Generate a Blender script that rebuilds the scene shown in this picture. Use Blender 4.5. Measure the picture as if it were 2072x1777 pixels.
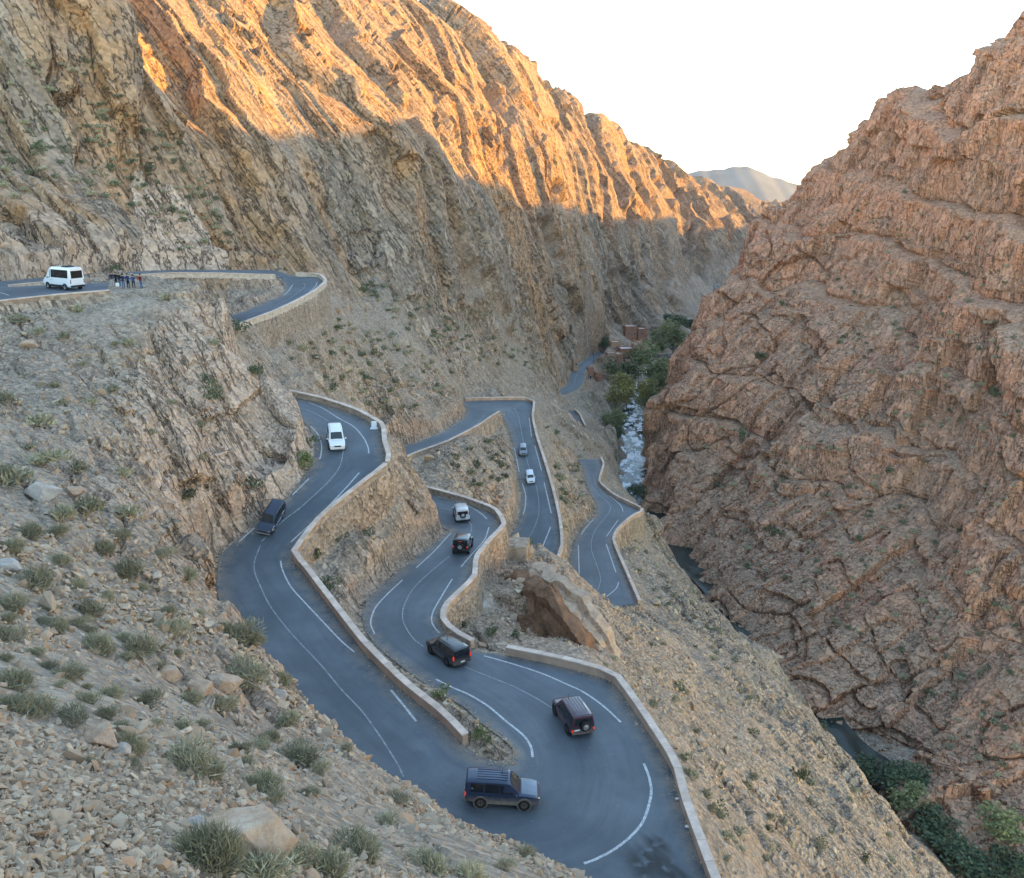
import bpy, bmesh, math, random
import numpy as np
from mathutils import Vector, Matrix

# ------------------------------------------------------------------ clear
for o in list(bpy.data.objects):
    bpy.data.objects.remove(o, do_unlink=True)
scene = bpy.context.scene
col = scene.collection
random.seed(7)
RNG = np.random.default_rng(11)

# ------------------------------------------------------------------ camera
FPX = 1780.0                 # focal length in units of a 2072-wide picture
UC, VC = 1036.0, 888.5
PITCH = math.radians(16.5)
S_, C_ = math.sin(PITCH), math.cos(PITCH)
cam_d = bpy.data.cameras.new('camera')
cam = bpy.data.objects.new('camera', cam_d)
col.objects.link(cam)
cam.location = (0, 0, 0)
cam.rotation_euler = (math.pi/2 - PITCH, 0, 0)
cam_d.sensor_fit = 'HORIZONTAL'
cam_d.sensor_width = 36.0
cam_d.lens = 36.0*FPX/2072.0
cam_d.clip_start = 0.5
cam_d.clip_end = 20000
scene.camera = cam

# ------------------------------------------------------------------ sky and sun
SUN_AZ = math.radians(72)    # to the right of the view direction (+Y)
SUN_EL = math.radians(15)
SUN = np.array([math.sin(SUN_AZ)*math.cos(SUN_EL), math.cos(SUN_AZ)*math.cos(SUN_EL), math.sin(SUN_EL)])
world = bpy.data.worlds.new('World')
scene.world = world
world.use_nodes = True
wn = world.node_tree
wn.nodes.clear()
w_out = wn.nodes.new('ShaderNodeOutputWorld')
w_bg = wn.nodes.new('ShaderNodeBackground')
w_sky = wn.nodes.new('ShaderNodeTexSky')
w_sky.sky_type = 'NISHITA'
w_sky.sun_disc = False
w_sky.sun_elevation = SUN_EL
w_sky.sun_rotation = SUN_AZ
w_sky.altitude = 1700
w_sky.air_density = 1.0
w_sky.dust_density = 0.7
w_sky.ozone_density = 0.6
w_bg.inputs['Strength'].default_value = 0.15
wn.links.new(w_sky.outputs[0], w_bg.inputs[0])
wn.links.new(w_bg.outputs[0], w_out.inputs[0])
sun_d = bpy.data.lights.new('sun', 'SUN')
sun_d.energy = 2.35
sun_d.angle = math.radians(0.6)
sun_d.color = (1.0, 0.52, 0.08)
sun_o = bpy.data.objects.new('sun', sun_d)
col.objects.link(sun_o)
sun_o.rotation_euler = Vector((-SUN[0], -SUN[1], -SUN[2])).to_track_quat('-Z', 'Y').to_euler()
scene.view_settings.view_transform = 'Standard'
scene.view_settings.look = 'None'
scene.view_settings.gamma = 1
scene.view_settings.use_curve_mapping = False
scene.view_settings.exposure = 2.55
scene.view_settings.use_white_balance = True
scene.view_settings.white_balance_temperature = 7150
scene.view_settings.white_balance_tint = 2
scene.cycles.max_bounces = 5
scene.cycles.diffuse_bounces = 2

# ------------------------------------------------------------------ point helpers
def P(u, v, zc):
    x = (u-UC)/FPX*zc
    yc = (v-VC)/FPX*zc
    return np.array([x, zc*C_-yc*S_, -(zc*S_+yc*C_)])

def PD(u, v, d):
    """point seen at (u, v) that lies d metres below the eye"""
    return P(u, v, d/(S_+(v-VC)/FPX*C_))

def proj(p):
    p = np.asarray(p, float)
    zc = p[..., 1]*C_-p[..., 2]*S_
    yc = -p[..., 1]*S_-p[..., 2]*C_
    return UC+FPX*p[..., 0]/zc, VC+FPX*yc/zc, zc

def sstep(a, b, x):
    t = np.clip((x-a)/(b-a), 0, 1)
    return t*t*(3-2*t)

# ------------------------------------------------------------------ numpy noise
LN = 64
LAT = np.random.default_rng(5).random((LN, LN, LN)).astype(np.float32)*2-1
def vnoise(p, scale=1.0, seed=0):
    q = (np.asarray(p, np.float32)/np.float32(scale))+np.float32(seed*17.37+1000)
    i = np.floor(q).astype(np.int32)
    f = q-i
    f = f*f*(3-2*f)
    x0, y0, z0 = (i[..., 0] & 63), (i[..., 1] & 63), (i[..., 2] & 63)
    x1, y1, z1 = (x0+1) & 63, (y0+1) & 63, (z0+1) & 63
    fx, fy, fz = f[..., 0], f[..., 1], f[..., 2]
    a = LAT[x0, y0, z0]*(1-fx)+LAT[x1, y0, z0]*fx
    b = LAT[x0, y1, z0]*(1-fx)+LAT[x1, y1, z0]*fx
    c = LAT[x0, y0, z1]*(1-fx)+LAT[x1, y0, z1]*fx
    d = LAT[x0, y1, z1]*(1-fx)+LAT[x1, y1, z1]*fx
    return (a*(1-fy)+b*fy)*(1-fz)+(c*(1-fy)+d*fy)*fz
def fbm(p, scale, octaves=3, seed=0, gain=0.5):
    r = 0; a = 1.0
    for k in range(octaves):
        r = r+a*vnoise(p, scale/(2.03**k), seed+k*3)
        a *= gain
    return r
def hash2(i, j, seed=0):
    return LAT[(i.astype(np.int64)*7+seed*13) & 63, (j.astype(np.int64)*11+seed*5) & 63, (i.astype(np.int64)*3+j.astype(np.int64)*5+seed) & 63]

# ------------------------------------------------------------------ object helpers
def mesh_np(name, verts, faces, mat=None, smooth=True, parent=None):
    """faces: (n,4) or (n,3) int array"""
    me = bpy.data.meshes.new(name)
    verts = np.asarray(verts, np.float32); faces = np.asarray(faces, np.int32)
    k = faces.shape[1]
    me.vertices.add(len(verts)); me.vertices.foreach_set('co', verts.ravel())
    me.loops.add(faces.size); me.loops.foreach_set('vertex_index', faces.ravel())
    me.polygons.add(len(faces))
    me.polygons.foreach_set('loop_start', np.arange(0, faces.size, k, dtype=np.int32))
    me.update(calc_edges=True)
    me.polygons.foreach_set('use_smooth', np.full(len(faces), smooth, dtype=bool))
    if mat: me.materials.append(mat)
    o = bpy.data.objects.new(name, me)
    col.objects.link(o)
    if parent: o.parent = parent
    return o

def attr(o, name, vals):
    a = o.data.attributes.new(name, 'FLOAT', 'POINT')
    a.data.foreach_set('value', np.asarray(vals, np.float32).ravel())

def tag(o, label=None, cat=None, group=None, kind=None):
    if label: o['label'] = label
    if cat: o['category'] = cat
    if group: o['group'] = group
    if kind: o['kind'] = kind
    return o

def grid_faces(nr, nc):
    i = np.arange(nr*nc).reshape(nr, nc)
    return np.stack([i[:-1, :-1], i[:-1, 1:], i[1:, 1:], i[1:, :-1]], -1).reshape(-1, 4)
# ------------------------------------------------------------------ materials
class NT:
    def __init__(s, name):
        s.m = bpy.data.materials.new(name); s.m.use_nodes = True
        s.t = s.m.node_tree; s.t.nodes.clear()
        s.out = s.t.nodes.new('ShaderNodeOutputMaterial')
        s.b = s.t.nodes.new('ShaderNodeBsdfPrincipled')
        s.t.links.new(s.b.outputs[0], s.out.inputs[0])
        s.b.inputs['Specular IOR Level'].default_value = 0.2
        s.geo = None
    def n(s, typ, **kw):
        nd = s.t.nodes.new('ShaderNode'+typ)
        for k, v in kw.items():
            if k.startswith('i_'):
                nd.inputs[k[2:].replace('_', ' ')].default_value = v
            else: setattr(nd, k, v)
        return nd
    def l(s, a, b): s.t.links.new(a, b)
    def pos(s):
        if not s.geo: s.geo = s.n('NewGeometry')
        return s.geo.outputs['Position']
    def noise(s, scale, detail=4, rough=0.55, vec=None, dist=0.0):
        nd = s.n('TexNoise'); nd.inputs['Scale'].default_value = scale
        nd.inputs['Detail'].default_value = detail; nd.inputs['Roughness'].default_value = rough
        nd.inputs['Distortion'].default_value = dist
        s.l(vec if vec is not None else s.pos(), nd.inputs['Vector'])
        return nd.outputs['Fac']
    def voro(s, scale, feature='F1', vec=None, out='Distance', rnd=1.0):
        nd = s.n('TexVoronoi', feature=feature); nd.inputs['Scale'].default_value = scale
        nd.inputs['Randomness'].default_value = rnd
        s.l(vec if vec is not None else s.pos(), nd.inputs['Vector'])
        return nd.outputs[out]
    def ramp(s, fac, stops, interp='LINEAR'):
        nd = s.n('ValToRGB'); cr = nd.color_ramp; cr.interpolation = interp
        while len(cr.elements) < len(stops): cr.elements.new(0.5)
        for e, (p, c) in zip(cr.elements, stops):
            e.position = p; e.color = tuple(c)+(1,) if len(c) == 3 else c
        s.l(fac, nd.inputs['Fac'])
        return nd.outputs['Color']
    def mix(s, fac, a, b, mode='MIX'):
        nd = s.n('Mix', data_type='RGBA', blend_type=mode)
        for inp, val in ((nd.inputs[0], fac), (nd.inputs[6], a), (nd.inputs[7], b)):
            if hasattr(val, 'is_linked') or hasattr(val, 'links'): s.l(val, inp)
            elif isinstance(val, (int, float)): inp.default_value = val
            else: inp.default_value = tuple(val)+(1,)
        return nd.outputs[2]
    def math(s, op, a, b=0.0, c=None, clamp=False):
        nd = s.n('Math', operation=op, use_clamp=clamp)
        for inp, val in zip(nd.inputs, (a, b, c)):
            if val is None: continue
            if hasattr(val, 'links'): s.l(val, inp)
            else: inp.default_value = val
        return nd.outputs[0]
    def attr(s, name):
        return s.n('Attribute', attribute_name=name).outputs['Fac']
    def mapr(s, x, a, b, c=0.0, d=1.0):
        nd = s.n('MapRange'); s.l(x, nd.inputs[0])
        for i, v in enumerate((a, b, c, d)): nd.inputs[i+1].default_value = v
        return nd.outputs[0]
    def bump(s, h, strength=0.5, dist=0.1, prev=None):
        nd = s.n('Bump'); nd.inputs['Strength'].default_value = strength; nd.inputs['Distance'].default_value = dist
        s.l(h, nd.inputs['Height'])
        if prev is not None: s.l(prev, nd.inputs['Normal'])
        return nd.outputs[0]
    def color(s, c):
        if hasattr(c, 'links'): s.l(c, s.b.inputs['Base Color'])
        else: s.b.inputs['Base Color'].default_value = tuple(c)+(1,)
    def rough(s, r):
        if hasattr(r, 'links'): s.l(r, s.b.inputs['Roughness'])
        else: s.b.inputs['Roughness'].default_value = r
    def normal(s, n): s.l(n, s.b.inputs['Normal'])

def scaled_pos(t, sx, sy, sz, rot=(0, 0, 0)):
    mp = t.n('Mapping'); t.l(t.pos(), mp.inputs['Vector'])
    mp.inputs['Scale'].default_value = (sx, sy, sz); mp.inputs['Rotation'].default_value = rot
    return mp.outputs[0]

def unit(a): return a/np.linalg.norm(a)
# strata directions read off the photograph
t1 = unit(P(850, 400, 232)-P(600, 100, 248)); n1 = unit(np.cross(t1, unit(np.array([.72, -.30, .62]))))
t2 = unit(P(615, 900, 98)-P(440, 600, 98)); n2 = unit(np.cross(t2, unit(np.array([.55, -.75, .4]))))
def strata_pos(t, n, d, stretch):
    """position in a frame whose last axis runs along the beds, squeezed there so that noise streaks"""
    b = np.cross(n, d)
    cb = t.n('CombineXYZ')
    for i, (vec, k) in enumerate(((n, 1), (b, 1), (d, stretch))):
        vm = t.n('VectorMath', operation='DOT_PRODUCT'); t.l(t.pos(), vm.inputs[0]); vm.inputs[1].default_value = tuple(float(x)*k for x in vec)
        t.l(vm.outputs['Value'], cb.inputs[i])
    return cb.outputs[0]
M = {}
def terrain_mat(name, dirt, rock, tintc, scale=1.0, frame=None, vor=.45, stf=.55, bs=.6, dark=(0.075, 0.055, 0.042)):
    t = NT(name)
    nz = t.n('SeparateXYZ'); t.l(t.n('NewGeometry').outputs['True Normal'], nz.inputs[0])
    n_mid = t.noise(0.30/scale, 5, 0.68)
    rk = t.attr('rock'); tn = t.attr('tint')
    st = t.noise(stf/scale, 4, 0.65, strata_pos(t, *frame))
    rockc = t.mix(t.mapr(st, 0.36, 0.66), [c*0.70 for c in rock], [min(1, c*1.25) for c in rock])
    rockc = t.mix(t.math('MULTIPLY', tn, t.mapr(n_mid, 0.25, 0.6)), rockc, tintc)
    rockc = t.mix(t.math('MULTIPLY', t.attr('pale'), t.mapr(st, 0.25, 0.6, .35, 1.0)), rockc, (0.62, 0.46, 0.345))
    dirtc = t.mix(t.mapr(n_mid, 0.3, 0.7), [c*0.78 for c in dirt], [min(1, c*1.2) for c in dirt])
    dirtc = t.mix(t.math('MULTIPLY', tn, 0.45), dirtc, tintc)
    vo = t.n('TexVoronoi'); vo.inputs['Scale'].default_value = 3.0/scale; t.l(t.pos(), vo.inputs['Vector'])
    sp = t.n('SeparateColor'); t.l(vo.outputs['Color'], sp.inputs[0])
    stone = t.mapr(sp.outputs[0], 0, 1, 0.74, 1.28)
    steep = t.mapr(nz.outputs[2], 0.90, 0.60)
    fac = t.math('MULTIPLY', t.math('ADD', t.math('MULTIPLY', steep, 0.8), t.math('MULTIPLY', t.mapr(n_mid, 0.4, 0.65), 0.4)), rk, clamp=True)
    c = t.mix(fac, dirtc, rockc)
    crack = t.mapr(t.math('ABSOLUTE', t.math('SUBTRACT', st, 0.5)), 0.0, 0.03, 1.0, 0.0)
    crack = t.math('MULTIPLY', crack, t.math('MULTIPLY', rk, 0.85))
    c = t.mix(t.math('MULTIPLY', t.attr('pale'), .6), c, (0.60, 0.445, 0.335))
    c = t.mix(crack, c, dark)  # crack dirt colour also stands in for weak crevice shade
    hsv = t.n('HueSaturation'); t.l(c, hsv.inputs['Color']); t.l(stone, hsv.inputs['Value'])
    t.color(hsv.outputs[0]); t.rough(0.95)
    t.b.inputs['Specular IOR Level'].default_value = 0.1
    hh = t.math('SUBTRACT', t.math('ADD', t.math('ADD', t.math('MULTIPLY', st, rk), n_mid), t.math('MULTIPLY', vo.outputs['Distance'], vor)), t.math('MULTIPLY', crack, .35))
    t.normal(t.bump(hh, 1.0, bs))
    return t.m

M['slope'] = terrain_mat('hillside_rock_and_scree', (0.365, 0.298, 0.23), (0.46, 0.36, 0.27), (0.54, 0.315, 0.195), 1.0, (n2, t2, .14), bs=.6)
M['mount'] = terrain_mat('mountain_rock', (0.30, 0.235, 0.18), (0.335, 0.255, 0.185), (0.48, 0.265, 0.125), 2.2, (n1, t1, .09), .2, .9, .95)  # orange tint colour also stands in for sunlit warmth
M['cliff'] = terrain_mat('red_cliff_rock', (0.40, 0.275, 0.19), (0.47, 0.265, 0.17), (0.56, 0.26, 0.15), 1.5, (unit(np.array([.93, .35, 0])), np.array([0., 0., 1.]), .16), .25, .7, .38)

def simple(name, c, rough=0.7, spec=0.3, metal=0.0, noise=None, bump=None, coat=0.0):
    t = NT(name)
    if noise:
        sc, amp = noise
        n = t.noise(sc, 5, 0.6)
        t.color(t.mix(t.mapr(n, 0.3, 0.7), [x*(1-amp) for x in c], [min(1, x*(1+amp)) for x in c]))
    else: t.color(c)
    if bump: t.normal(t.bump(t.noise(bump[0], 4), bump[1], bump[2]))
    t.rough(rough); t.b.inputs['Specular IOR Level'].default_value = spec
    t.b.inputs['Metallic'].default_value = metal
    t.b.inputs['Coat Weight'].default_value = coat
    return t.m
# ------------------------------------------------------------------ road data
# a station: (p-edge, q-edge, depth below the eye, cut/fill height beside p, beside q)
# an edge is ('T', u, v): top of the parapet there, or ('S', u, v): the road surface itself
PAR = 0.75
def E(k, d):
    return PD(k[1], k[2], d-PAR)-np.array([0, 0, PAR]) if k[0] == 'T' else PD(k[1], k[2], d)
T = lambda u, v: ('T', u, v)
G = lambda u, v: ('S', u, v)
N_ = None
ROADS = {}
ROADS['A'] = [
 (T(520, 778), G(500, 822), 25.6, -3, 3), (T(560, 785), G(553, 832), 26.1, -1.8, 3.5),
 (T(645, 803), G(600, 845), 26.8, -1.7, 3.5), (T(720, 828), G(625, 864), 27.4, -1.7, 3.5),
 (T(770, 857), G(637, 890), 27.9, -1.7, 3.5), (T(774, 890), G(637, 917), 28.4, -1.7, 3.5),
 (T(783, 930), G(626, 950), 29.2, -1.8, 3), (T(723, 978), G(585, 1004), 30.5, -2.4, 2.5),
 (T(645, 1041), G(512, 1066), 32.0, -2.4, 2), (T(590, 1113), G(447, 1122), 33.4, -2, 2),
 (T(612, 1142), G(438, 1190), 33.9, -2, 3), (T(649, 1191), G(460, 1262), 34.4, -2, 4),
 (T(731, 1297), G(533, 1370), 35.0, -2, 5), (T(812, 1378), G(618, 1478), 35.4, N_, 5),
 (T(894, 1443), G(705, 1592), 35.7, N_, 5), (T(936, 1487), G(790, 1692), 35.9, N_, 5),
 (G(985, 1536), G(900, 1790), 36.0, N_, 5), (G(1012, 1541), G(1060, 1860), 36.1, N_, 5),
 (G(1030, 1540), G(1250, 1900), 36.2, N_, 4), (G(1038, 1530), T(1480, 1890), 36.3, N_, -1.2),
 (G(1038, 1517), T(1441, 1777), 36.4, N_, -1.2), (G(1030, 1506), T(1408, 1690), 36.5, N_, -1.2),
 (G(1015, 1494), T(1379, 1610), 36.6, N_, -1.2), (G(993, 1478), T(1361, 1541), 36.7, N_, -1.2),
 (G(972, 1462), T(1318, 1472), 36.8, N_, -1.2), (G(935, 1428), T(1272, 1404), 37.0, N_, -1.2),
 (G(880, 1398), T(1237, 1361), 37.1, N_, -1.2), (G(838, 1368), T(1144, 1334), 37.3, N_, -1.2),
 (G(795, 1335), T(1023, 1309), 37.5, N_, -1.0), (G(762, 1308), T(962, 1301), 37.6, 1.0, -0.6),
 (G(740, 1278), T(912, 1274), 37.7, 1.5, -2.5), (G(733, 1246), T(890, 1247), 37.8, 1.5, -3),
 (G(745, 1210), T(900, 1218), 38.0, 2, -3), (G(790, 1170), T(955, 1165), 38.3, 3, -3),
 (G(840, 1130), T(959, 1126), 38.5, 3.5, -3), (G(893, 1088), T(985, 1092), 38.8, 3.5, -3.5),
 (G(908, 1074), T(1016, 1059), 39.1, 4, -4), (G(893, 1068), T(998, 1028), 39.4, 4, -2),
 (G(862, 1060), T(942, 1007), 39.8, 3, -2), (G(830, 1045), T(873, 988), 40.2, 2, -2),
 (G(792, 1030), T(815, 975), 40.6, 2, -2), (G(755, 1015), T(760, 962), 41.0, 2, -2)]
ROADS['B'] = [
 (T(790, 936), G(780, 914), 46.4, -4, 2), (T(840, 914), G(834, 898), 47.0, -4, 2.5),
 (T(900, 893), G(893, 876), 48.0, -4, 2.5), (T(963, 861), G(938, 847), 49.3, -4, 3),
 (T(993, 841), G(946, 832), 50.3, -3, 2), (T(1008, 832), T(941, 806), 51.1, -2, -1.2),
 (G(1011, 834), T(1000, 804), 51.7, N_, -1.2), (G(1012, 837), T(1060, 804), 52.2, N_, -1.2),
 (G(1015, 843), T(1079, 811), 52.8, N_, -1.2), (G(1026, 860), T(1076, 842), 53.6, .5, -1.4),
 (G(1036, 890), T(1084, 880), 54.6, 1.2, -1.5), (G(1043, 925), T(1096, 917), 55.6, 1.5, -1.5),
 (G(1049, 960), T(1109, 959), 56.6, 2, -1.5), (G(1055, 1000), T(1121, 1003), 57.7, 3, -1.5),
 (G(1052, 1045), T(1131, 1050), 58.8, 3.5, -1.5), (G(1036, 1085), T(1135, 1100), 59.8, 3.5, -1.5),
 (G(1015, 1130), T(1121, 1139), 60.8, 3, -1.5), (G(990, 1175), T(1100, 1175), 61.5, 2, -1.5)]
ROADS['C'] = [
 (G(1168, 1238), T(1291, 1213), 66.0, 1, -2), (G(1152, 1160), T(1268, 1160), 66.6, 1.5, -2.5),
 (G(1161, 1100), T(1239, 1092), 67.4, 2, -3), (G(1180, 1068), T(1248, 1068), 67.9, 3, -4),
 (G(1206, 1042), T(1277, 1042), 68.3, 3, -5), (G(1208, 1022), T(1300, 1029), 68.6, 3, -5),
 (G(1196, 1002), T(1243, 1001), 69.0, 2, -2), (G(1186, 975), T(1211, 973), 69.8, 1.5, -2),
 (G(1179, 945), T(1220, 938), 70.6, 1.5, -2), (G(1168, 930), T(1214, 924), 71.0, 1, -2)]
ROADS['D'] = [
 (G(1144, 829), T(1161, 827), 75.2, 1, -1.5), (G(1154, 838), T(1172, 836), 75.6, 1, -1.5),
 (G(1161, 851), T(1176, 846), 75.9, 1, -1.5), (G(1160, 866), T(1183, 859), 76.2, 1, -1.5)]
ROADS['F'] = [
 (G(1090, 803), G(1100, 812), 79.5, 1, -.5), (G(1123, 795), G(1133, 802), 80.2, 1, -.5),
 (G(1149, 777), G(1166, 790), 81.0, 1, -.5), (G(1153, 758), G(1183, 771), 81.7, 1, -.5),
 (G(1169, 739), G(1184, 752), 82.4, 1, -.5), (G(1198, 717), G(1201, 733), 83.2, 1, -.5),
 (G(1226, 706), G(1226, 719), 84.0, 1, -.5)]
ROADS['U'] = [
 (T(-160, 588), G(-150, 577), 12.1, -2, 3), (T(-60, 582), G(-60, 572), 12.4, -2, 3),
 (T(16, 576), G(16, 568), 12.8, -2, 3.5), (T(81, 570), G(81, 562), 13.2, -2, 3.5),
 (T(176, 561), G(176, 555), 13.8, -2, 4), (T(264, 556), G(264, 550), 14.5, -2, 4),
 (T(352, 551), G(352, 546), 15.2, -2, 4), (T(457, 552), G(457, 546), 16.0, -2, 4),
 (T(555, 555), G(552, 547), 16.8, -2, 3), (G(562, 563), T(598, 551), 17.3, 0, -3),
 (G(572, 572), T(642, 553), 17.8, .5, -4), (G(577, 582), T(657, 567), 18.2, .8, -4),
 (G(570, 598), T(636, 586), 18.8, 1, -4), (G(540, 611), T(598, 607), 19.3, 1, -4),
 (G(505, 626), T(550, 629), 19.8, 1, -4), (G(465, 640), T(492, 650), 20.4, 1.5, -4),
 (G(420, 655), T(440, 672), 21.1, 2, -4)]
ROADS['V'] = [
 (T(-160, 622), G(-160, 592), 12.3, -1, N_), (T(0, 601), G(8, 581), 12.3, -1, N_),
 (T(91, 591), G(90, 577), 12.3, -1, N_), (T(176, 584), G(180, 573), 12.3, -1, N_),
 (T(225, 580), G(240, 571), 12.3, -.8, N_), (G(300, 584), G(300, 571), 12.35, -.6, N_)]
# p or q edge order: p edge first

def catmull(pts, n):
    pts = np.asarray(pts, float)
    m = len(pts)
    ext = np.vstack([2*pts[0]-pts[1], pts, 2*pts[-1]-pts[-2]])
    out = []
    for i in range(m-1):
        p0, p1, p2, p3 = ext[i:i+4]
        t = np.linspace(0, 1, n, endpoint=False)[:, None]
        out.append(0.5*((2*p1)+(-p0+p2)*t+(2*p0-5*p1+4*p2-p3)*t**2+(-p0+3*p1-3*p2+p3)*t**3))
    out.append(pts[-1:])
    return np.vstack(out)

NSUB = 16
STRIP = {}
for k, st in ROADS.items():
    eL = np.array([E(s[0], s[2]) for s in st]); eR = np.array([E(s[1], s[2]) for s in st])
    tl = np.linspace(0, len(st)-1, (len(st)-1)*NSUB+1)
    lin = lambda e: np.stack([np.interp(tl, np.arange(len(st)), e[:, i]) for i in range(3)], 1)
    Lp = .45*catmull(eL, NSUB)+.55*lin(eL)
    Rp = .45*catmull(eR, NSUB)+.55*lin(eR)
    STRIP[k] = (Lp, Rp)

# ---------------- raster of the roads (plan view) for cutting the terrain
GX0, GX1, GY0, GY1, GC = -80.0, 100.0, 15.0, 460.0, 0.25
NXg, NYg = int((GX1-GX0)/GC), int((GY1-GY0)/GC)
rz = np.zeros((NXg, NYg), np.float32); rn = np.zeros((NXg, NYg), np.float32)
for k, (Lp, Rp) in STRIP.items():
    seg = max(np.linalg.norm(np.diff(Lp, axis=0), axis=1).max(), np.linalg.norm(np.diff(Rp, axis=0), axis=1).max())
    rep = max(1, int(seg/0.18)+1)
    tt = np.linspace(0, len(Lp)-1, (len(Lp)-1)*rep+1)
    i0 = np.minimum(tt.astype(int), len(Lp)-2); ff = (tt-i0)[:, None]
    Ld = Lp[i0]*(1-ff)+Lp[i0+1]*ff; Rd = Rp[i0]*(1-ff)+Rp[i0+1]*ff
    wmax = np.linalg.norm(Ld-Rd, axis=1).max()
    for w in np.linspace(0, 1, int(wmax/0.16)+2):
        q = Ld*(1-w)+Rd*w
        ix = ((q[:, 0]-GX0)/GC).astype(int); iy = ((q[:, 1]-GY0)/GC).astype(int)
        ok = (ix >= 0) & (ix < NXg) & (iy >= 0) & (iy < NYg)
        np.add.at(rz, (ix[ok], iy[ok]), q[ok, 2]); np.add.at(rn, (ix[ok], iy[ok]), 1)
on = rn > 0
rz[on] /= rn[on]
JX = np.where(on, np.arange(NXg)[:, None], -9999).astype(np.int32)
JY = np.where(on, np.arange(NYg)[None, :], -9999).astype(np.int32)
XX = np.arange(NXg)[:, None].astype(np.int32); YY = np.arange(NYg)[None, :].astype(np.int32)
for step in (32, 16, 8, 4, 2, 1, 1):
    bx, by = JX.copy(), JY.copy()
    bd = (bx-XX).astype(np.float32)**2+(by-YY).astype(np.float32)**2
    for dx in (-step, 0, step):
        for dy in (-step, 0, step):
            if dx == 0 and dy == 0: continue
            sx = np.full_like(JX, -9999); sy = np.full_like(JY, -9999)
            xa, xb = max(0, dx), NXg+min(0, dx); ya, yb = max(0, dy), NYg+min(0, dy)
            sx[xa:xb, ya:yb] = JX[xa-dx:xb-dx, ya-dy:yb-dy]; sy[xa:xb, ya:yb] = JY[xa-dx:xb-dx, ya-dy:yb-dy]
            d2 = (sx-XX).astype(np.float32)**2+(sy-YY).astype(np.float32)**2
            m = d2 < bd
            bx[m] = sx[m]; by[m] = sy[m]; bd[m] = d2[m]
    JX, JY = bx, by
RD = np.minimum(np.sqrt(bd)*GC, 12.0).astype(np.float32)
RZN = rz[np.clip(JX, 0, NXg-1), np.clip(JY, 0, NYg-1)]

def road_sample(x, y):
    """distance to the nearest road and that road's height"""
    fx = (x-GX0)/GC-0.5; fy = (y-GY0)/GC-0.5
    ok = (fx > 0) & (fx < NXg-2) & (fy > 0) & (fy < NYg-2)
    fx = np.clip(fx, 0, NXg-2.01); fy = np.clip(fy, 0, NYg-2.01)
    ix = fx.astype(int); iy = fy.astype(int); tx = fx-ix; ty = fy-iy
    d = (RD[ix, iy]*(1-tx)+RD[ix+1, iy]*tx)*(1-ty)+(RD[ix, iy+1]*(1-tx)+RD[ix+1, iy+1]*tx)*ty
    z = RZN[(ix+(tx > .5)), (iy+(ty > .5))]
    return np.where(ok, d, 12.0), z
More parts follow.
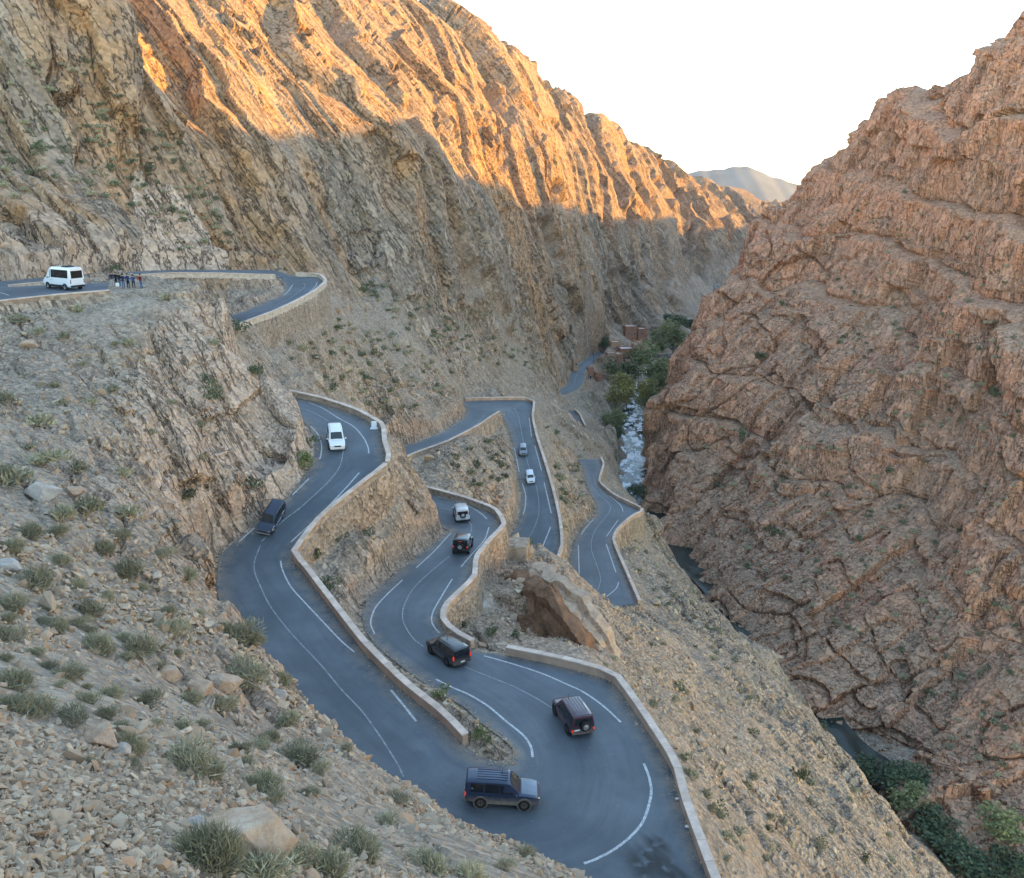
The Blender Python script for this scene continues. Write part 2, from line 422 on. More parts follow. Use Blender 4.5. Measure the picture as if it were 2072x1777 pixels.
# ------------------------------------------------------------------ terrain control points
# (u, v, distance along the view axis, rockiness 0..1, red tint 0..1)
CP = [
 # scree slope in front
 (0,1777,13,.05,.2),(250,1777,15.5,.05,.2),(500,1777,18,.05,.2),(750,1777,21.5,.1,.2),(1000,1777,27,.1,.2),
 (0,1600,17,.05,.3),(250,1600,20.5,.05,.2),(500,1680,21.5,.1,.2),(450,1550,26,.05,.2),(700,1680,27,.1,.2),(640,1560,33.5,.1,.2),(800,1640,36,.1,.2),(900,1700,32,.1,.2),
 (0,1400,24,.05,.1),(200,1400,30,.1,.1),(400,1420,37,.4,.2),(560,1460,42.5,.4,.3),
 (0,1200,35,.05,.1),(200,1200,43,.1,.1),(400,1250,49,.2,.2),(300,1300,39,.3,.2),
 (0,1000,50,.3,.1),(150,1050,52,.1,.1),(300,1100,56,.2,.2),(410,1130,66,.6,.4),
 (0,850,66,.5,.1),(0,740,77,.5,.2),(0,650,87,.3,.3),(120,650,89,.3,.3),(120,900,64,.4,.1),(200,800,77,.6,.2),(150,720,83,.5,.3),
 (260,620,94,.4,.3),(360,600,97,.5,.3),(300,720,87,.8,.2),(300,900,74,.8,.1),(250,1000,63,.5,.1),
 # lip above the first road
 (478,1180,66,.6,.6),(520,1250,60,.7,.6),(585,1345,54,.7,.5),(650,1440,49.5,.6,.4),(740,1530,45,.4,.3),(840,1605,42,.3,.3),(950,1670,38.5,.3,.3),(1060,1722,36,.3,.2),(1185,1777,33,.2,.2),(1330,1880,30,.2,.2),(1500,2050,27,.2,.2),
 # slab ridge
 (420,592,100,.8,.5),(452,591,101.5,.9,.5),(480,620,101.5,.9,.6),(505,660,101.5,.9,.6),(560,762,101.5,.9,.6),(608,860,100.5,.9,.6),
 (450,700,94,.9,.5),(400,660,95,.9,.5),(500,780,94.5,.9,.6),(540,860,94,.9,.6),(500,900,90,.9,.6),(430,820,88,.9,.4),(380,760,89,.9,.3),(550,950,91,.9,.6),
 (400,950,81,.9,.4),(350,1040,71.5,.9,.4),(450,1010,84,.9,.5),(500,1000,86.5,.9,.6),(400,1060,74,.8,.5),(330,830,82,.9,.1),
 # between the pad and the upper road, and the crags behind
 (420,575,119,.7,.3),(480,592,124,.7,.3),(380,566,117,.5,.2),(520,582,137,.6,.2),(548,572,147,.6,.2),
 # spur between the two near roads
 (820,890,102,1,.5),(850,950,101,1,.5),(880,1010,101,1,.5),(760,1000,96,1,.4),(800,1060,96,1,.5),(850,1060,97,1,.6),(700,1080,90,.8,.2),(660,1120,86,.7,.2),(720,1160,85,.7,.2),(790,960,98,1,.4),
 # outcrop and gully under the second road
 (1018,1075,105,.8,.4),(1060,1112,106,.9,.5),(1115,1140,110,.8,.4),(1170,1172,115,.6,.2),(1230,1208,121,.5,.1),(1290,1247,127,.4,.1),
 (960,1240,88,.4,.1),(990,1180,97,.7,.3),(985,1275,83,.3,.1),(1060,1275,86,.9,1),(1110,1300,83,.9,1),(1075,1195,92,1,.8),(1130,1240,90,1,.6),(1180,1310,80,.9,.7),(1020,1160,98,1,.9),(1090,1160,100,1,.5),
 # slope down to the river
 (1200,1260,97,.5,.2),(1220,1330,83,.6,.2),(1300,1300,112,.4,.1),(1400,1300,135,.4,.1),(1480,1290,163,.7,.2),
 (1310,1410,79,.4,.1),(1400,1420,97,.3,.1),(1550,1420,128,.5,.1),(1640,1430,152,.8,.1),
 (1400,1550,70,.3,.1),(1500,1550,87,.3,.1),(1620,1550,112,.5,.1),(1735,1570,140,.8,.1),
 (1450,1700,54.5,.2,.2),(1600,1700,76,.3,.2),(1750,1700,102,.5,.1),(1860,1712,126,.7,.1),
 (1550,1777,59,.2,.2),(1750,1777,87,.4,.1),(1925,1777,116,.6,.1),(1650,2000,48,.3,.1),(2072,2000,104,.4,.1),(1850,2000,70,.4,.1),
 (1580,1322,172,.9,.1),(1390,1172,193,.9,.1),(1340,1110,212,.9,.1),(1300,1170,165,.6,.1),(1350,1230,157,.6,.1),(1310,1085,193,.8,.1),(1330,1050,214,.8,.2),
 # under the upper bend, down to the third road
 (660,700,150,.4,.2),(540,705,124,.5,.2),(700,650,176,.5,.2),(720,760,158,.4,.1),(640,775,133,.4,.2),(800,830,160,.5,.2),(790,780,168,.5,.2),
 (900,810,188,.7,.3),(870,850,172,.8,.4),(850,700,200,.4,.1),(950,720,228,.5,.2),(925,790,206,.8,.3),(1000,770,245,.5,.1),
 (900,930,152,.3,.1),(960,900,165,.3,.1),(1000,900,176,.5,.2),(1010,980,158,.8,.4),(950,990,138,.3,.1),(880,960,142,.2,.1),
 (1110,850,218,.4,.1),(1140,950,200,.4,.1),(1160,1010,190,.6,.3),(1170,1050,176,.8,.4),(1150,1100,160,.6,.3),(1145,1040,178,.6,.2),
 (1120,800,275,.5,.1),(1180,900,246,.5,.1),(1130,880,222,.4,.1),(1210,900,262,.6,.1),(1210,850,306,.6,.1),(1210,790,346,.6,.1),(1230,760,378,.5,.1),
 (1240,900,284,.8,.2),(1235,960,254,.8,.2),(1262,1000,262,.8,.2),(1240,860,318,.7,.1),(1290,1010,258,.8,.2),
 (1050,740,272,.5,.1),(1090,780,290,.5,.1),
 # big mountain on the left; tint above the shadow line paints in orange sunlight
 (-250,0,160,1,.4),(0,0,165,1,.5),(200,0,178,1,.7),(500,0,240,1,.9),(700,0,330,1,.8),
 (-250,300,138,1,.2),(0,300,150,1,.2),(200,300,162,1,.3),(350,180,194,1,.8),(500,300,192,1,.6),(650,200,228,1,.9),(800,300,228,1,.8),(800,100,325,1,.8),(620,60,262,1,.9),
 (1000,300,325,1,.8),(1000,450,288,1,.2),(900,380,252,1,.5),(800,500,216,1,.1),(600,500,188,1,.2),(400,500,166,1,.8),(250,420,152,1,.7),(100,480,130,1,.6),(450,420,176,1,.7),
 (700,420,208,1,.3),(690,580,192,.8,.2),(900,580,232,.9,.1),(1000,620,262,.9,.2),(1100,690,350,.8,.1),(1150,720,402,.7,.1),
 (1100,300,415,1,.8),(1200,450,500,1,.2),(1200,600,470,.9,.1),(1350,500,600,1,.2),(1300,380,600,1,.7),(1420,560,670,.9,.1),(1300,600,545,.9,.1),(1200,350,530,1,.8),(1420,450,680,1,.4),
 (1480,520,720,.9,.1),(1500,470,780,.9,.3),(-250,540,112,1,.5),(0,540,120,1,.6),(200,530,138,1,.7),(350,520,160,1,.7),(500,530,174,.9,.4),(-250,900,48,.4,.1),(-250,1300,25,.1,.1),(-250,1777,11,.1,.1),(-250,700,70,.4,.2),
 (0,2000,11,.1,.1),(500,2000,15,.1,.1),(1000,2000,21,.1,.1),(-400,2300,8,.1,.1),
 # valley floor and banks
 (1250,735,420,.2,.1),(1215,682,466,.8,.1),(1242,652,508,.8,.1),(1285,640,528,.8,.1),(1330,640,540,.6,.1),(1300,700,465,.2,.1),(1380,650,520,.2,.0),(1440,600,655,.5,.1),(1220,725,425,.4,.1),(1330,740,425,.1,0),(1350,690,480,.1,0),
]
# the ridge against the sky (and the far side falling away behind it)
RIDGE = [(-400,-420,330),(0,-360,350),(300,-260,370),(560,-160,390),(760,-40,405),(870,15,420),(960,68,450),(1040,110,485),(1110,155,520),(1200,220,580),(1270,272,640),(1360,335,715),(1450,388,800),(1530,402,880),(1600,412,950),(1700,430,1050)]
# the river: (u, v, depth below the eye, half width)
RIVER = [PD(2060,1830,106.5),PD(1960,1740,106),PD(1850,1640,105.5),PD(1760,1565,105),PD(1690,1490,104.5),PD(1570,1318,103.5),PD(1480,1235,102.8),PD(1400,1150,102.2),PD(1345,1070,101.6),PD(1300,1015,100.5),PD(1272,975,99),PD(1276,930,97.5),PD(1270,885,96),PD(1280,830,94.5),PD(1290,790,93.3),PD(1318,745,92),PD(1340,715,91),PD(1365,680,90),PD(1400,650,89.5)]
RIVER = catmull(RIVER, 8)

pts = []; val = []
def add_pt(p, rock, tint):
    pts.append((p[0], p[1])); val.append((p[2], rock, tint))
for (u, v, zc, rk, tn) in CP: add_pt(P(u, v, zc), rk, tn)
for (u, v, zc) in catmull(np.array(RIDGE, float), 4):
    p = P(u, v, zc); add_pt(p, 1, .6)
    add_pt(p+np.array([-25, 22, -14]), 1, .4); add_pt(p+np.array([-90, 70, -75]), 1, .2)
for i in range(0, len(RIVER), 3):
    p = RIVER[i]
    t = RIVER[min(i+1, len(RIVER)-1)]-RIVER[max(i-1, 0)]; t[2] = 0; t /= np.linalg.norm(t)
    n = np.array([t[1], -t[0], 0])             # to the right bank going away
    add_pt(p+np.array([0, 0, -1.5]), .3, 0)
    add_pt(p-n*5.5+np.array([0, 0, 0.8]), .6, 0.1)
    for k in (6, 20, 60, 140): add_pt(p+n*k+np.array([0, 0, -1.5]), .3, 0)
cnt0 = len(pts)
for k, st in ROADS.items():
    Lp, Rp = STRIP[k]
    acc = 0
    for i in range(len(Lp)-1):
        s = i/NSUB; j = min(int(s), len(st)-2); f = s-j
        acc += 0.5*(np.linalg.norm(Lp[i+1]-Lp[i])+np.linalg.norm(Rp[i+1]-Rp[i]))
        if i and acc < (4.0 if k in 'AVU' else 7.0): continue
        acc = 0
        ax = Rp[i]-Lp[i]; ax[2] = 0; ax /= max(1e-6, np.linalg.norm(ax))
        for side, e, h0, h1 in ((-1, Lp[i], st[j][3], st[j+1][3]), (1, Rp[i], st[j][4], st[j+1][4])):
            if h0 is None or h1 is None: continue
            h = h0*(1-f)+h1*f
            off = 1.5 if h > 0 else 1.1
            q = e+side*ax*off
            dd, _ = road_sample(np.array([q[0]]), np.array([q[1]]))
            if dd[0] < 0.6: continue
            add_pt(q+np.array([0, 0, h]), .9 if h > 0 else .4, .45 if h > 0 else .15)
pts = np.array(pts); val = np.array(val)
# solve r-kernel interpolation
def rbf_fit(pts, val, smooth=0.02):
    n = len(pts)
    D = np.sqrt(((pts[:, None]-pts[None])**2).sum(-1))
    A = np.zeros((n+3, n+3))
    A[:n, :n] = -D+np.eye(n)*smooth
    A[:n, n] = 1; A[:n, n+1:] = pts/100.0
    A[n, :n] = 1; A[n+1:, :n] = pts.T/100.0
    return np.linalg.solve(A, np.vstack([val, np.zeros((3, val.shape[1]))]))
def rbf_eval(x, y, pts, w):
    out = np.empty(x.shape+(w.shape[1],), np.float32)
    xf, yf, of = x.ravel(), y.ravel(), out.reshape(-1, w.shape[1])
    n = len(pts); p32 = pts.astype(np.float32)
    for a in range(0, len(xf), 20000):
        xs = xf[a:a+20000].astype(np.float32); ys = yf[a:a+20000].astype(np.float32)
        D = np.sqrt((xs[:, None]-p32[None, :, 0])**2+(ys[:, None]-p32[None, :, 1])**2)
        of[a:a+20000] = -D@w[:n].astype(np.float32)+w[n]+(xs[:, None]*w[n+1]+ys[:, None]*w[n+2])/100.0
    return out
W_ = rbf_fit(pts, val)
class Grid2:
    def __init__(s, x0, x1, y0, y1, c, fn):
        s.x0, s.y0, s.c = x0, y0, c
        s.nx, s.ny = int((x1-x0)/c)+2, int((y1-y0)/c)+2
        X, Y = np.meshgrid(x0+c*np.arange(s.nx), y0+c*np.arange(s.ny), indexing='ij')
        s.v = fn(X, Y)
    def __call__(s, x, y):
        fx = np.clip((x-s.x0)/s.c, 0, s.nx-1.01); fy = np.clip((y-s.y0)/s.c, 0, s.ny-1.01)
        ix = fx.astype(int); iy = fy.astype(int); tx = (fx-ix)[..., None]; ty = (fy-iy)[..., None]
        v = s.v
        return (v[ix, iy]*(1-tx)+v[ix+1, iy]*tx)*(1-ty)+(v[ix, iy+1]*(1-tx)+v[ix+1, iy+1]*tx)*ty
ev = lambda X, Y: rbf_eval(X, Y, pts, W_)
g_near = Grid2(-110, 110, 2, 270, 0.8, ev)
g_far = Grid2(-420, 460, 2, 1250, 4.0, ev)
def base(x, y):
    inn = (x > -109) & (x < 109) & (y > 3) & (y < 269)
    b = sstep(235, 262, y)
    a = g_near(x, y); c = g_far(x, y)
    w = (inn*(1-b))[..., None]
    return a*w+c*(1-w)
def ground(x, y):
    """height, rock, tint, distance to road"""
    v = base(x, y)
    d, zr = road_sample(x, y)
    z = v[..., 0]
    up = z > zr
    w = np.where(up, sstep(0.35, 1.7, d), sstep(0.45, 1.0, d))
    z2 = (zr-0.075)*(1-w)+z*w
    return z2, np.clip(v[..., 1], 0, 1), np.clip(v[..., 2], 0, 1), d

def blocks(p, nq, tq, lam, lj, warp, seed):
    """per-block random offset of layers (normal nq) broken by joints (along tq)"""
    q = (p@nq.astype(np.float32))/lam+warp
    i = np.floor(q); f = q-i
    r = (p@tq.astype(np.float32))/lj+hash2(i, i*0+3, seed)*5+warp*0.5
    j = np.floor(r); g = r-j
    h = hash2(i, j, seed)
    edge = np.minimum(np.minimum(f, 1-f)*lam, np.minimum(g, 1-g)*lj*1.3)
    return h, edge

def in_poly(u, v, poly):
    c = np.zeros(u.shape, bool); j = len(poly)-1
    for i in range(len(poly)):
        (xi, yi), (xj, yj) = poly[i], poly[j]
        c ^= ((yi > v) != (yj > v)) & (u < (xj-xi)*(v-yi)/(yj-yi+1e-9)+xi)
        j = i
    return c
def displace(p, n, rock, road_d, mount, slab):
    """craggy relief along the normal; p (N,3) float32"""
    wr = sstep(0.6, 3.0, road_d)
    r = np.sqrt(p[:, 0]**2+p[:, 1]**2)
    near = 1-sstep(120, 160, r)
    far = sstep(150, 260, r)
    wp = fbm(p, 9, 2, 1)
    wbig = fbm(p, 45, 2, 2)
    out = np.zeros(len(p), np.float32)
    # mountain ribs
    h, e = blocks(p, n1, t1, 24, 150, wbig*0.55+wp*0.08, 1)
    out += mount*(h*5.0*sstep(0, 1.2, e)+wbig*2.4)
    h, e = blocks(p, n1, t1, 62, 260, wbig*0.4, 8)
    out += mount*far*h*9.0*sstep(0, 7, e)
    h, e = blocks(p, n1, t1, 7.5, 62, wp*0.35+wbig*.6, 2)
    out += mount*rock*(h*2.2-(1-sstep(0, .5, e))*.6)
    h, e = blocks(p, n1, t1, 2.6, 22, wp*0.5, 3)
    out += np.maximum(mount, .35*far)*rock*h*0.6
    # near beds
    w3 = fbm(p, 3.2, 2, 5)
    nb = (1-mount)*rock
    h, e = blocks(p, n2, t2, 3.6, 13, wp*0.30, 4)
    out += nb*(h*1.15-(1-sstep(0, .30, e))*(.45+.6*slab))
    h, e = blocks(p, n2, t2, 1.15, 3.3, w3*0.25+wp*.2, 6)
    out += nb*(1-.75*slab)*(h*0.50-(1-sstep(0, .12, e))*.2)
    h, e = blocks(p, n2, t2, .5, 1.3, w3*0.4, 7)
    out += nb*near*(1-.8*slab)*h*0.2
    out += nb*w3*0.4*(1-.6*slab)+(1-mount)*(1-rock)*w3*0.22*np.clip(r/60, .4, 1.6)
    out += (1-mount)*wp*0.5*np.clip(r/80, .2, 1.5)
    lim = np.maximum(0, road_d-0.4)*0.7
    out = np.clip(out, -lim-0.3*0, lim)*wr if True else out
    return out

NAZ = 880
az = np.radians(np.linspace(-40, 38, NAZ))
# choose the rows so that they are about evenly spaced in the picture
rs = np.exp(np.linspace(math.log(9.0), math.log(1180.0), 3000))
aa = np.radians(np.linspace(-31, 30, 60))
Xs = rs[:, None]*np.sin(aa); Ys = rs[:, None]*np.cos(aa)
zs = ground(Xs, Ys)[0]
uu, vv, zz = proj(np.stack([Xs, Ys, zs], -1))
stepv = np.clip(vv[:-1]-vv[1:], 0, None)
vmin = np.minimum.accumulate(vv, axis=0)
print('terrain', len(pts))
vis = (vv[1:] < vmin[:-1]+25) & (uu[1:] > -60) & (uu[1:] < 2130)
stepv = np.where(vis, stepv, 0)
wgt = np.sort(stepv, axis=1)[:, -9:].mean(1)+0.12*np.diff(np.log(rs))*400
cum = np.concatenate([[0], np.cumsum(wgt)])
NROW = 1120
rows = np.interp(np.linspace(0, cum[-1], NROW), cum, rs)

def build_ground():
    X = rows[:, None]*np.sin(az); Y = rows[:, None]*np.cos(az)
    Z, rk, tn, rd = ground(X, Y)
    pos = np.stack([X, Y, Z], -1)
    rk = np.clip(rk+.55*fbm(pos.reshape(-1, 3), 15, 3, 91).reshape(X.shape)*sstep(30, 55, np.hypot(X, Y)), 0.03, 1)
    # normals of the smooth surface
    da = np.gradient(pos, axis=1); db = np.gradient(pos, axis=0)
    n = np.cross(da, db); n /= np.linalg.norm(n, axis=-1, keepdims=True)+1e-9
    n *= np.sign(n[..., 2:3]+1e-9)
    pf = pos.reshape(-1, 3).astype(np.float32)
    d_line = (X+53)*(-.94)+(Y-105)*.34
    mount = (sstep(0, 14, d_line)*sstep(100, 122, np.hypot(X, Y))).ravel().astype(np.float32)
    mount = np.maximum(mount, sstep(330, 430, np.hypot(X, Y)).ravel().astype(np.float32)*sstep(-76, -45, np.ravel(Z)))
    mount *= sstep(.3, .7, rk.ravel())
    uu, vv, zz = proj(pf)
    slab = (in_poly(uu, vv, [(440, 588), (468, 596), (510, 660), (640, 880), (625, 960), (560, 1010), (500, 1000), (455, 900), (470, 760), (420, 650)]) & (zz > 80) & (zz < 112)).astype(np.float32)
    wob = vnoise(pf, 5, 77)
    rk_, tn_ = np.array(rk), np.array(tn)
    cut = (in_poly(uu+wob*22, vv+wob*22, [(285, 335), (345, 345), (420, 430), (455, 520), (430, 545), (260, 545), (300, 460), (270, 400)]) & (zz > 125)).astype(np.float32)
    low = (in_poly(uu+wob*30, vv+wob*20, [(0, 430), (200, 470), (300, 500), (330, 548), (0, 548)]) & (zz > 105)).astype(np.float32)
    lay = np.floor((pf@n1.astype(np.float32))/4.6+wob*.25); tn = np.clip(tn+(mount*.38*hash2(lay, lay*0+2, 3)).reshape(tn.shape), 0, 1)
    bluff = (in_poly(uu+wob*25, vv+wob*25, [(330, 640), (440, 600), (500, 700), (520, 900), (450, 1040), (330, 1010), (250, 850), (280, 720)]) & (zz > 65) & (zz < 112)).astype(np.float32)
    rk = np.maximum(rk, (bluff*.85).reshape(rk.shape)); slab = np.maximum(slab, bluff*.35)
    pale = np.maximum(np.maximum(np.maximum(slab*.9, bluff*.55), cut*.8), low*.35)
    dsp = displace(pf, n.reshape(-1, 3), rk.ravel().astype(np.float32), rd.ravel().astype(np.float32), mount*(1-.5*cut), slab)
    pf = pf+n.reshape(-1, 3).astype(np.float32)*dsp[:, None]
    # never rise through a road
    d2, z2 = road_sample(pf[:, 0], pf[:, 1])
    low = d2 < 0.4
    pf[low, 2] = np.minimum(pf[low, 2], z2[low]-0.07)
    return pf, rk, tn, mount, pale
gpos, grk, gtn, gmount, gpale = build_ground()
hill = mesh_np('hillside', gpos, grid_faces(NROW, NAZ), M['slope'], smooth=False)
attr(hill, 'pale', gpale); attr(hill, 'rock', grk); attr(hill, 'tint', gtn)
hill.data.materials.append(M['mount'])
fm = gmount.reshape(NROW, NAZ)[:-1, :-1].ravel() > 0.5
hill.data.polygons.foreach_set('material_index', fm.astype(np.int32))
tag(hill, kind='structure')
GP = gpos.reshape(NROW, NAZ, 3)
def ground_z(x, y):
    """height of the finished ground mesh"""
    a = math.atan2(x, y); r = math.hypot(x, y)
    j = np.clip((a-az[0])/(az[1]-az[0]), 0, NAZ-1.001); i = np.clip(np.interp(r, rows, np.arange(NROW)), 0, NROW-1.001)
    i0, j0 = int(i), int(j); fi, fj = i-i0, j-j0
    zz = GP[..., 2]
    return float((zz[i0, j0]*(1-fj)+zz[i0, j0+1]*fj)*(1-fi)+(zz[i0+1, j0]*(1-fj)+zz[i0+1, j0+1]*fj)*fi)
# ------------------------------------------------------------------ the red cliff across the river
CL = [
 (1290,965,290),(1300,1003,281),(1335,1068,261),(1420,1185,233),(1500,1240,218.5),(1585,1315,203),(1690,1490,179),(1745,1560,170),(1850,1625,161),(2000,1690,153),(2072,1730,149),(2300,1850,140),
 (2072,1600,158),(2072,1400,170),(2072,1200,182),(2072,1000,191),(2072,800,199),(2072,620,207),(2072,490,222),(2072,300,234),(2072,150,247),(2072,40,264),
 (1980,1560,166),(1980,1250,188),(1980,1000,202),(1980,800,214),(1980,600,226),(1980,440,245),(1980,300,258),(1985,120,281),
 (1900,1540,170),(1900,1400,182),(1900,1200,198),(1900,1090,206),(1900,1000,212),(1900,800,227),(1900,600,244),(1900,400,268),(1900,300,277),(1900,162,299),
 (1800,1500,177),(1800,1300,195),(1800,1100,214),(1800,900,232),(1800,700,252),(1800,500,275),(1800,380,292),(1805,300,300),(1800,208,312),
 (1700,1430,185),(1700,1300,200),(1700,1100,221),(1700,900,244),(1700,750,261),(1700,600,281),(1700,450,304),(1690,300,329),
 (1580,1240,212),(1580,1150,226),(1580,1000,245),(1580,800,272),(1580,600,301),(1600,480,322),(1615,395,336),
 (1500,1100,238),(1450,1100,243),(1450,1000,260),(1450,800,287),(1450,650,308),(1500,600,309),(1490,515,324),(1535,440,331),
 (1370,1000,268),(1350,900,286),(1370,800,300),(1340,800,299),(1305,900,293),(1400,680,310),(1420,610,316),
 (2300,1500,155),(2300,1000,180),(2300,600,196),(2300,300,222),(2300,0,246),(2300,-120,262),(2600,1000,170),(2600,300,210),(2600,-150,245),
]
cp_, cv_ = [], []
for (u, v, zc) in CL:
    p = P(u, v, zc); cp_.append(p[:2]); cv_.append((p[2],))
# behind the outline the cliff turns away and drops to the valley, further right it rises into a plateau
for (u, v, zc, dz1, dz2) in [(1290,965,290,-18,-30),(1305,900,293,-25,-40),(1340,800,299,-30,-60),(1370,740,304,-30,-55),(1400,680,310,-30,-55),(1420,610,316,-30,-60),(1490,515,324,-30,-60),(1535,440,331,-20,-60),(1615,395,336,-12,-55),(1690,300,329,-6,-40),(1800,208,312,-4,-25),(1900,162,299,-4,-15),(1985,120,281,-2,-8),(2072,40,264,-2,0),(2300,-120,262,0,0)]:
    p = P(u, v, zc); g = unit(np.array([p[0], p[1], 0]))
    q = p+g*9; cp_.append(q[:2]); cv_.append((p[2]+dz1*.6,))
    q = p+g*45; cp_.append(q[:2]); cv_.append((p[2]+dz2,))
for i in range(0, len(RIVER)-20, 6):
    cp_.append(RIVER[i][:2]); cv_.append((RIVER[i][2]-3,))
cp_ = np.array(cp_); cv_ = np.array(cv_)
WC = rbf_fit(cp_, cv_, 0.05)
g_cl = Grid2(20, 420, 60, 470, 1.5, lambda X, Y: rbf_eval(X, Y, cp_, WC))
NAC = 680
azc = np.radians(np.linspace(6.5, 40, NAC))
rsc = np.linspace(120, 440, 2000)
aa = np.radians(np.linspace(8, 30, 40))
Xs = rsc[:, None]*np.sin(aa); Ys = rsc[:, None]*np.cos(aa)
zs = g_cl(Xs, Ys)[..., 0]
uu, vv, zz = proj(np.stack([Xs, Ys, zs], -1))
stepv = np.clip(vv[:-1]-vv[1:], 0, None)
vmin = np.minimum.accumulate(vv, axis=0)
stepv = np.where((vv[1:] < vmin[:-1]+20), stepv, 0)
wgt = stepv.mean(1)+0.25
cum = np.concatenate([[0], np.cumsum(wgt)])
NRC = 700
rowc = np.interp(np.linspace(0, cum[-1], NRC), cum, rsc)
X = rowc[:, None]*np.sin(azc); Y = rowc[:, None]*np.cos(azc)
Z = g_cl(X, Y)[..., 0]
pos = np.stack([X, Y, Z], -1)
da = np.gradient(pos, axis=1); db = np.gradient(pos, axis=0)
n = np.cross(da, db); n /= np.linalg.norm(n, axis=-1, keepdims=True)+1e-9
n *= np.sign(n[..., 2:3]+1e-9)
pf = pos.reshape(-1, 3).astype(np.float32); nf = n.reshape(-1, 3).astype(np.float32)
hz = nf.copy(); hz[:, 2] *= 0.25; hz /= np.linalg.norm(hz, axis=1, keepdims=True)+1e-6
wb = fbm(pf, 40, 3, 21); wm = fbm(pf, 11, 2, 22); ws = fbm(pf, 3.5, 2, 23)
beds = unit(np.array([0.0, -0.17, 1.0])); along = unit(np.array([-0.35, 0.93, 0]))
dsp = np.zeros(len(pf), np.float32)
q = pf[:, 2]-0.17*pf[:, 1]+wb*6.0+wm*2.2
BEN = np.array([-175, -160, -147, -134, -119, -105, -88, -70, -52, -27, -8, 12, 40], np.float32)
bi_ = np.clip(np.searchsorted(BEN, q)-1, 0, len(BEN)-2)
Hb = (BEN[bi_+1]-BEN[bi_]); fr = np.clip((q-BEN[bi_])/Hb, 0, 1)
amp = Hb*.30*(0.75+0.35*vnoise(np.stack([pf[:, 0]*.3, pf[:, 1], bi_*37.0], 1), 30, 4))*sstep(-135, -112, q)*np.where(bi_ < 6, .8, 1.0)*np.clip(.75+.9*vnoise(np.stack([pf[:, 0], pf[:, 1], bi_*23.0+pf[:, 2]*.4], 1), 38, 6), .12, 1.25)
prof_ = np.where(fr < .86, fr/.86, np.cos((fr-.86)/.14*1.5708)**1.2)
dsp += (prof_-.5)*amp-(1-sstep(0, .05, fr))*1.2
ledge = sstep(0.84, 0.92, fr)*np.clip(amp/4, 0, 1)
face = 1-ledge
h, e = blocks(pf, beds, along, 13.0, 8, wm*0.25+wb*.2, 31)
dsp += face*(h*2.9-(1-sstep(0, .3, e))*.2)
h, e = blocks(pf, beds, along, 4.4, 2.8, ws*0.25+wm*.35, 33)
dsp += (.35+.65*face)*(h*0.85-(1-sstep(0, .2, e))*.12)
h, e = blocks(pf, beds, along, 1.3, 1.8, ws*0.35+wm*.3, 35)
dsp += h*0.22
dsp += wb*4.0*(1-.6*sstep(-30, 10, pf[:, 2]))+wm*1.1+ws*0.28
# vertical gullies
gl = np.abs(vnoise(pf*np.array([1, 1, .18], np.float32), 9, 41))
dsp -= (1-sstep(0, .12, gl))*1.8
dsp += 6.0*(1-sstep(-102, -72, pf[:, 2]))*(1-sstep(185, 235, pf[:, 1]))
pf = pf+hz*dsp[:, None]
cliff = mesh_np('cliff', pf, grid_faces(NRC, NAC), M['cliff'], smooth=False)
rockc = np.clip(1.0-0.45*ledge-0.3*sstep(.2, .8, -wb), 0.1, 1)
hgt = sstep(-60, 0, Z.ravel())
attr(cliff, 'rock', rockc)
lay_ = np.floor((q+ws*.6)/2.6)
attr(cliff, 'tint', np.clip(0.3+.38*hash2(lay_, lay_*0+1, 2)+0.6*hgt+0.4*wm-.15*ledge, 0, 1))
tag(cliff, kind='structure')
CPOS = pf.reshape(NRC, NAC, 3)

# ------------------------------------------------------------------ mountain outside the picture that shades the gorge
SHL = [P(-250, -90, 150), P(100, -40, 172), P(190, 15, 178)-np.array([0,0,6]), P(330, 150, 188)-np.array([0,0,6]), P(430, 250, 190)-np.array([0,0,5]), P(640, 275, 214), P(860, 305, 243), P(960, 352, 285), P(1100, 380, 345), P(1260, 385, 470), P(1400, 430, 620), P(1500, 475, 770), P(1560, 470, 900)]
crest = [p+SUN*410/math.cos(SUN_EL) for p in SHL]
crest = [crest[0]+np.array([120, -420, 80]), crest[0]+np.array([40, -150, 35])]+crest+[crest[-1]+np.array([60, 300, -10])]
crest = catmull(crest, 8)
across = np.array([math.sin(SUN_AZ), math.cos(SUN_AZ), 0])
vs = []
offs = [-150, -80, -40, -15, -5, 0, 6, 20, 60, 140, 260]
drop = [-230, -110, -52, -18, -5, 0, -4, -12, -40, -100, -220]
for p in crest:
    for o_, d_ in zip(offs, drop):
        q = p+across*o_+np.array([0, 0, d_]); vs.append(q)
vs = np.array(vs, np.float32)
jag = fbm(vs, 40, 3, 61)[:, None]*np.array([5, 5, 5], np.float32)
vs = vs+jag
shade = mesh_np('mountain', vs, grid_faces(len(crest), len(offs)), M['cliff'], smooth=True)
attr(shade, 'rock', np.ones(len(vs))); attr(shade, 'tint', np.ones(len(vs))*.4)
tag(shade, kind='structure')

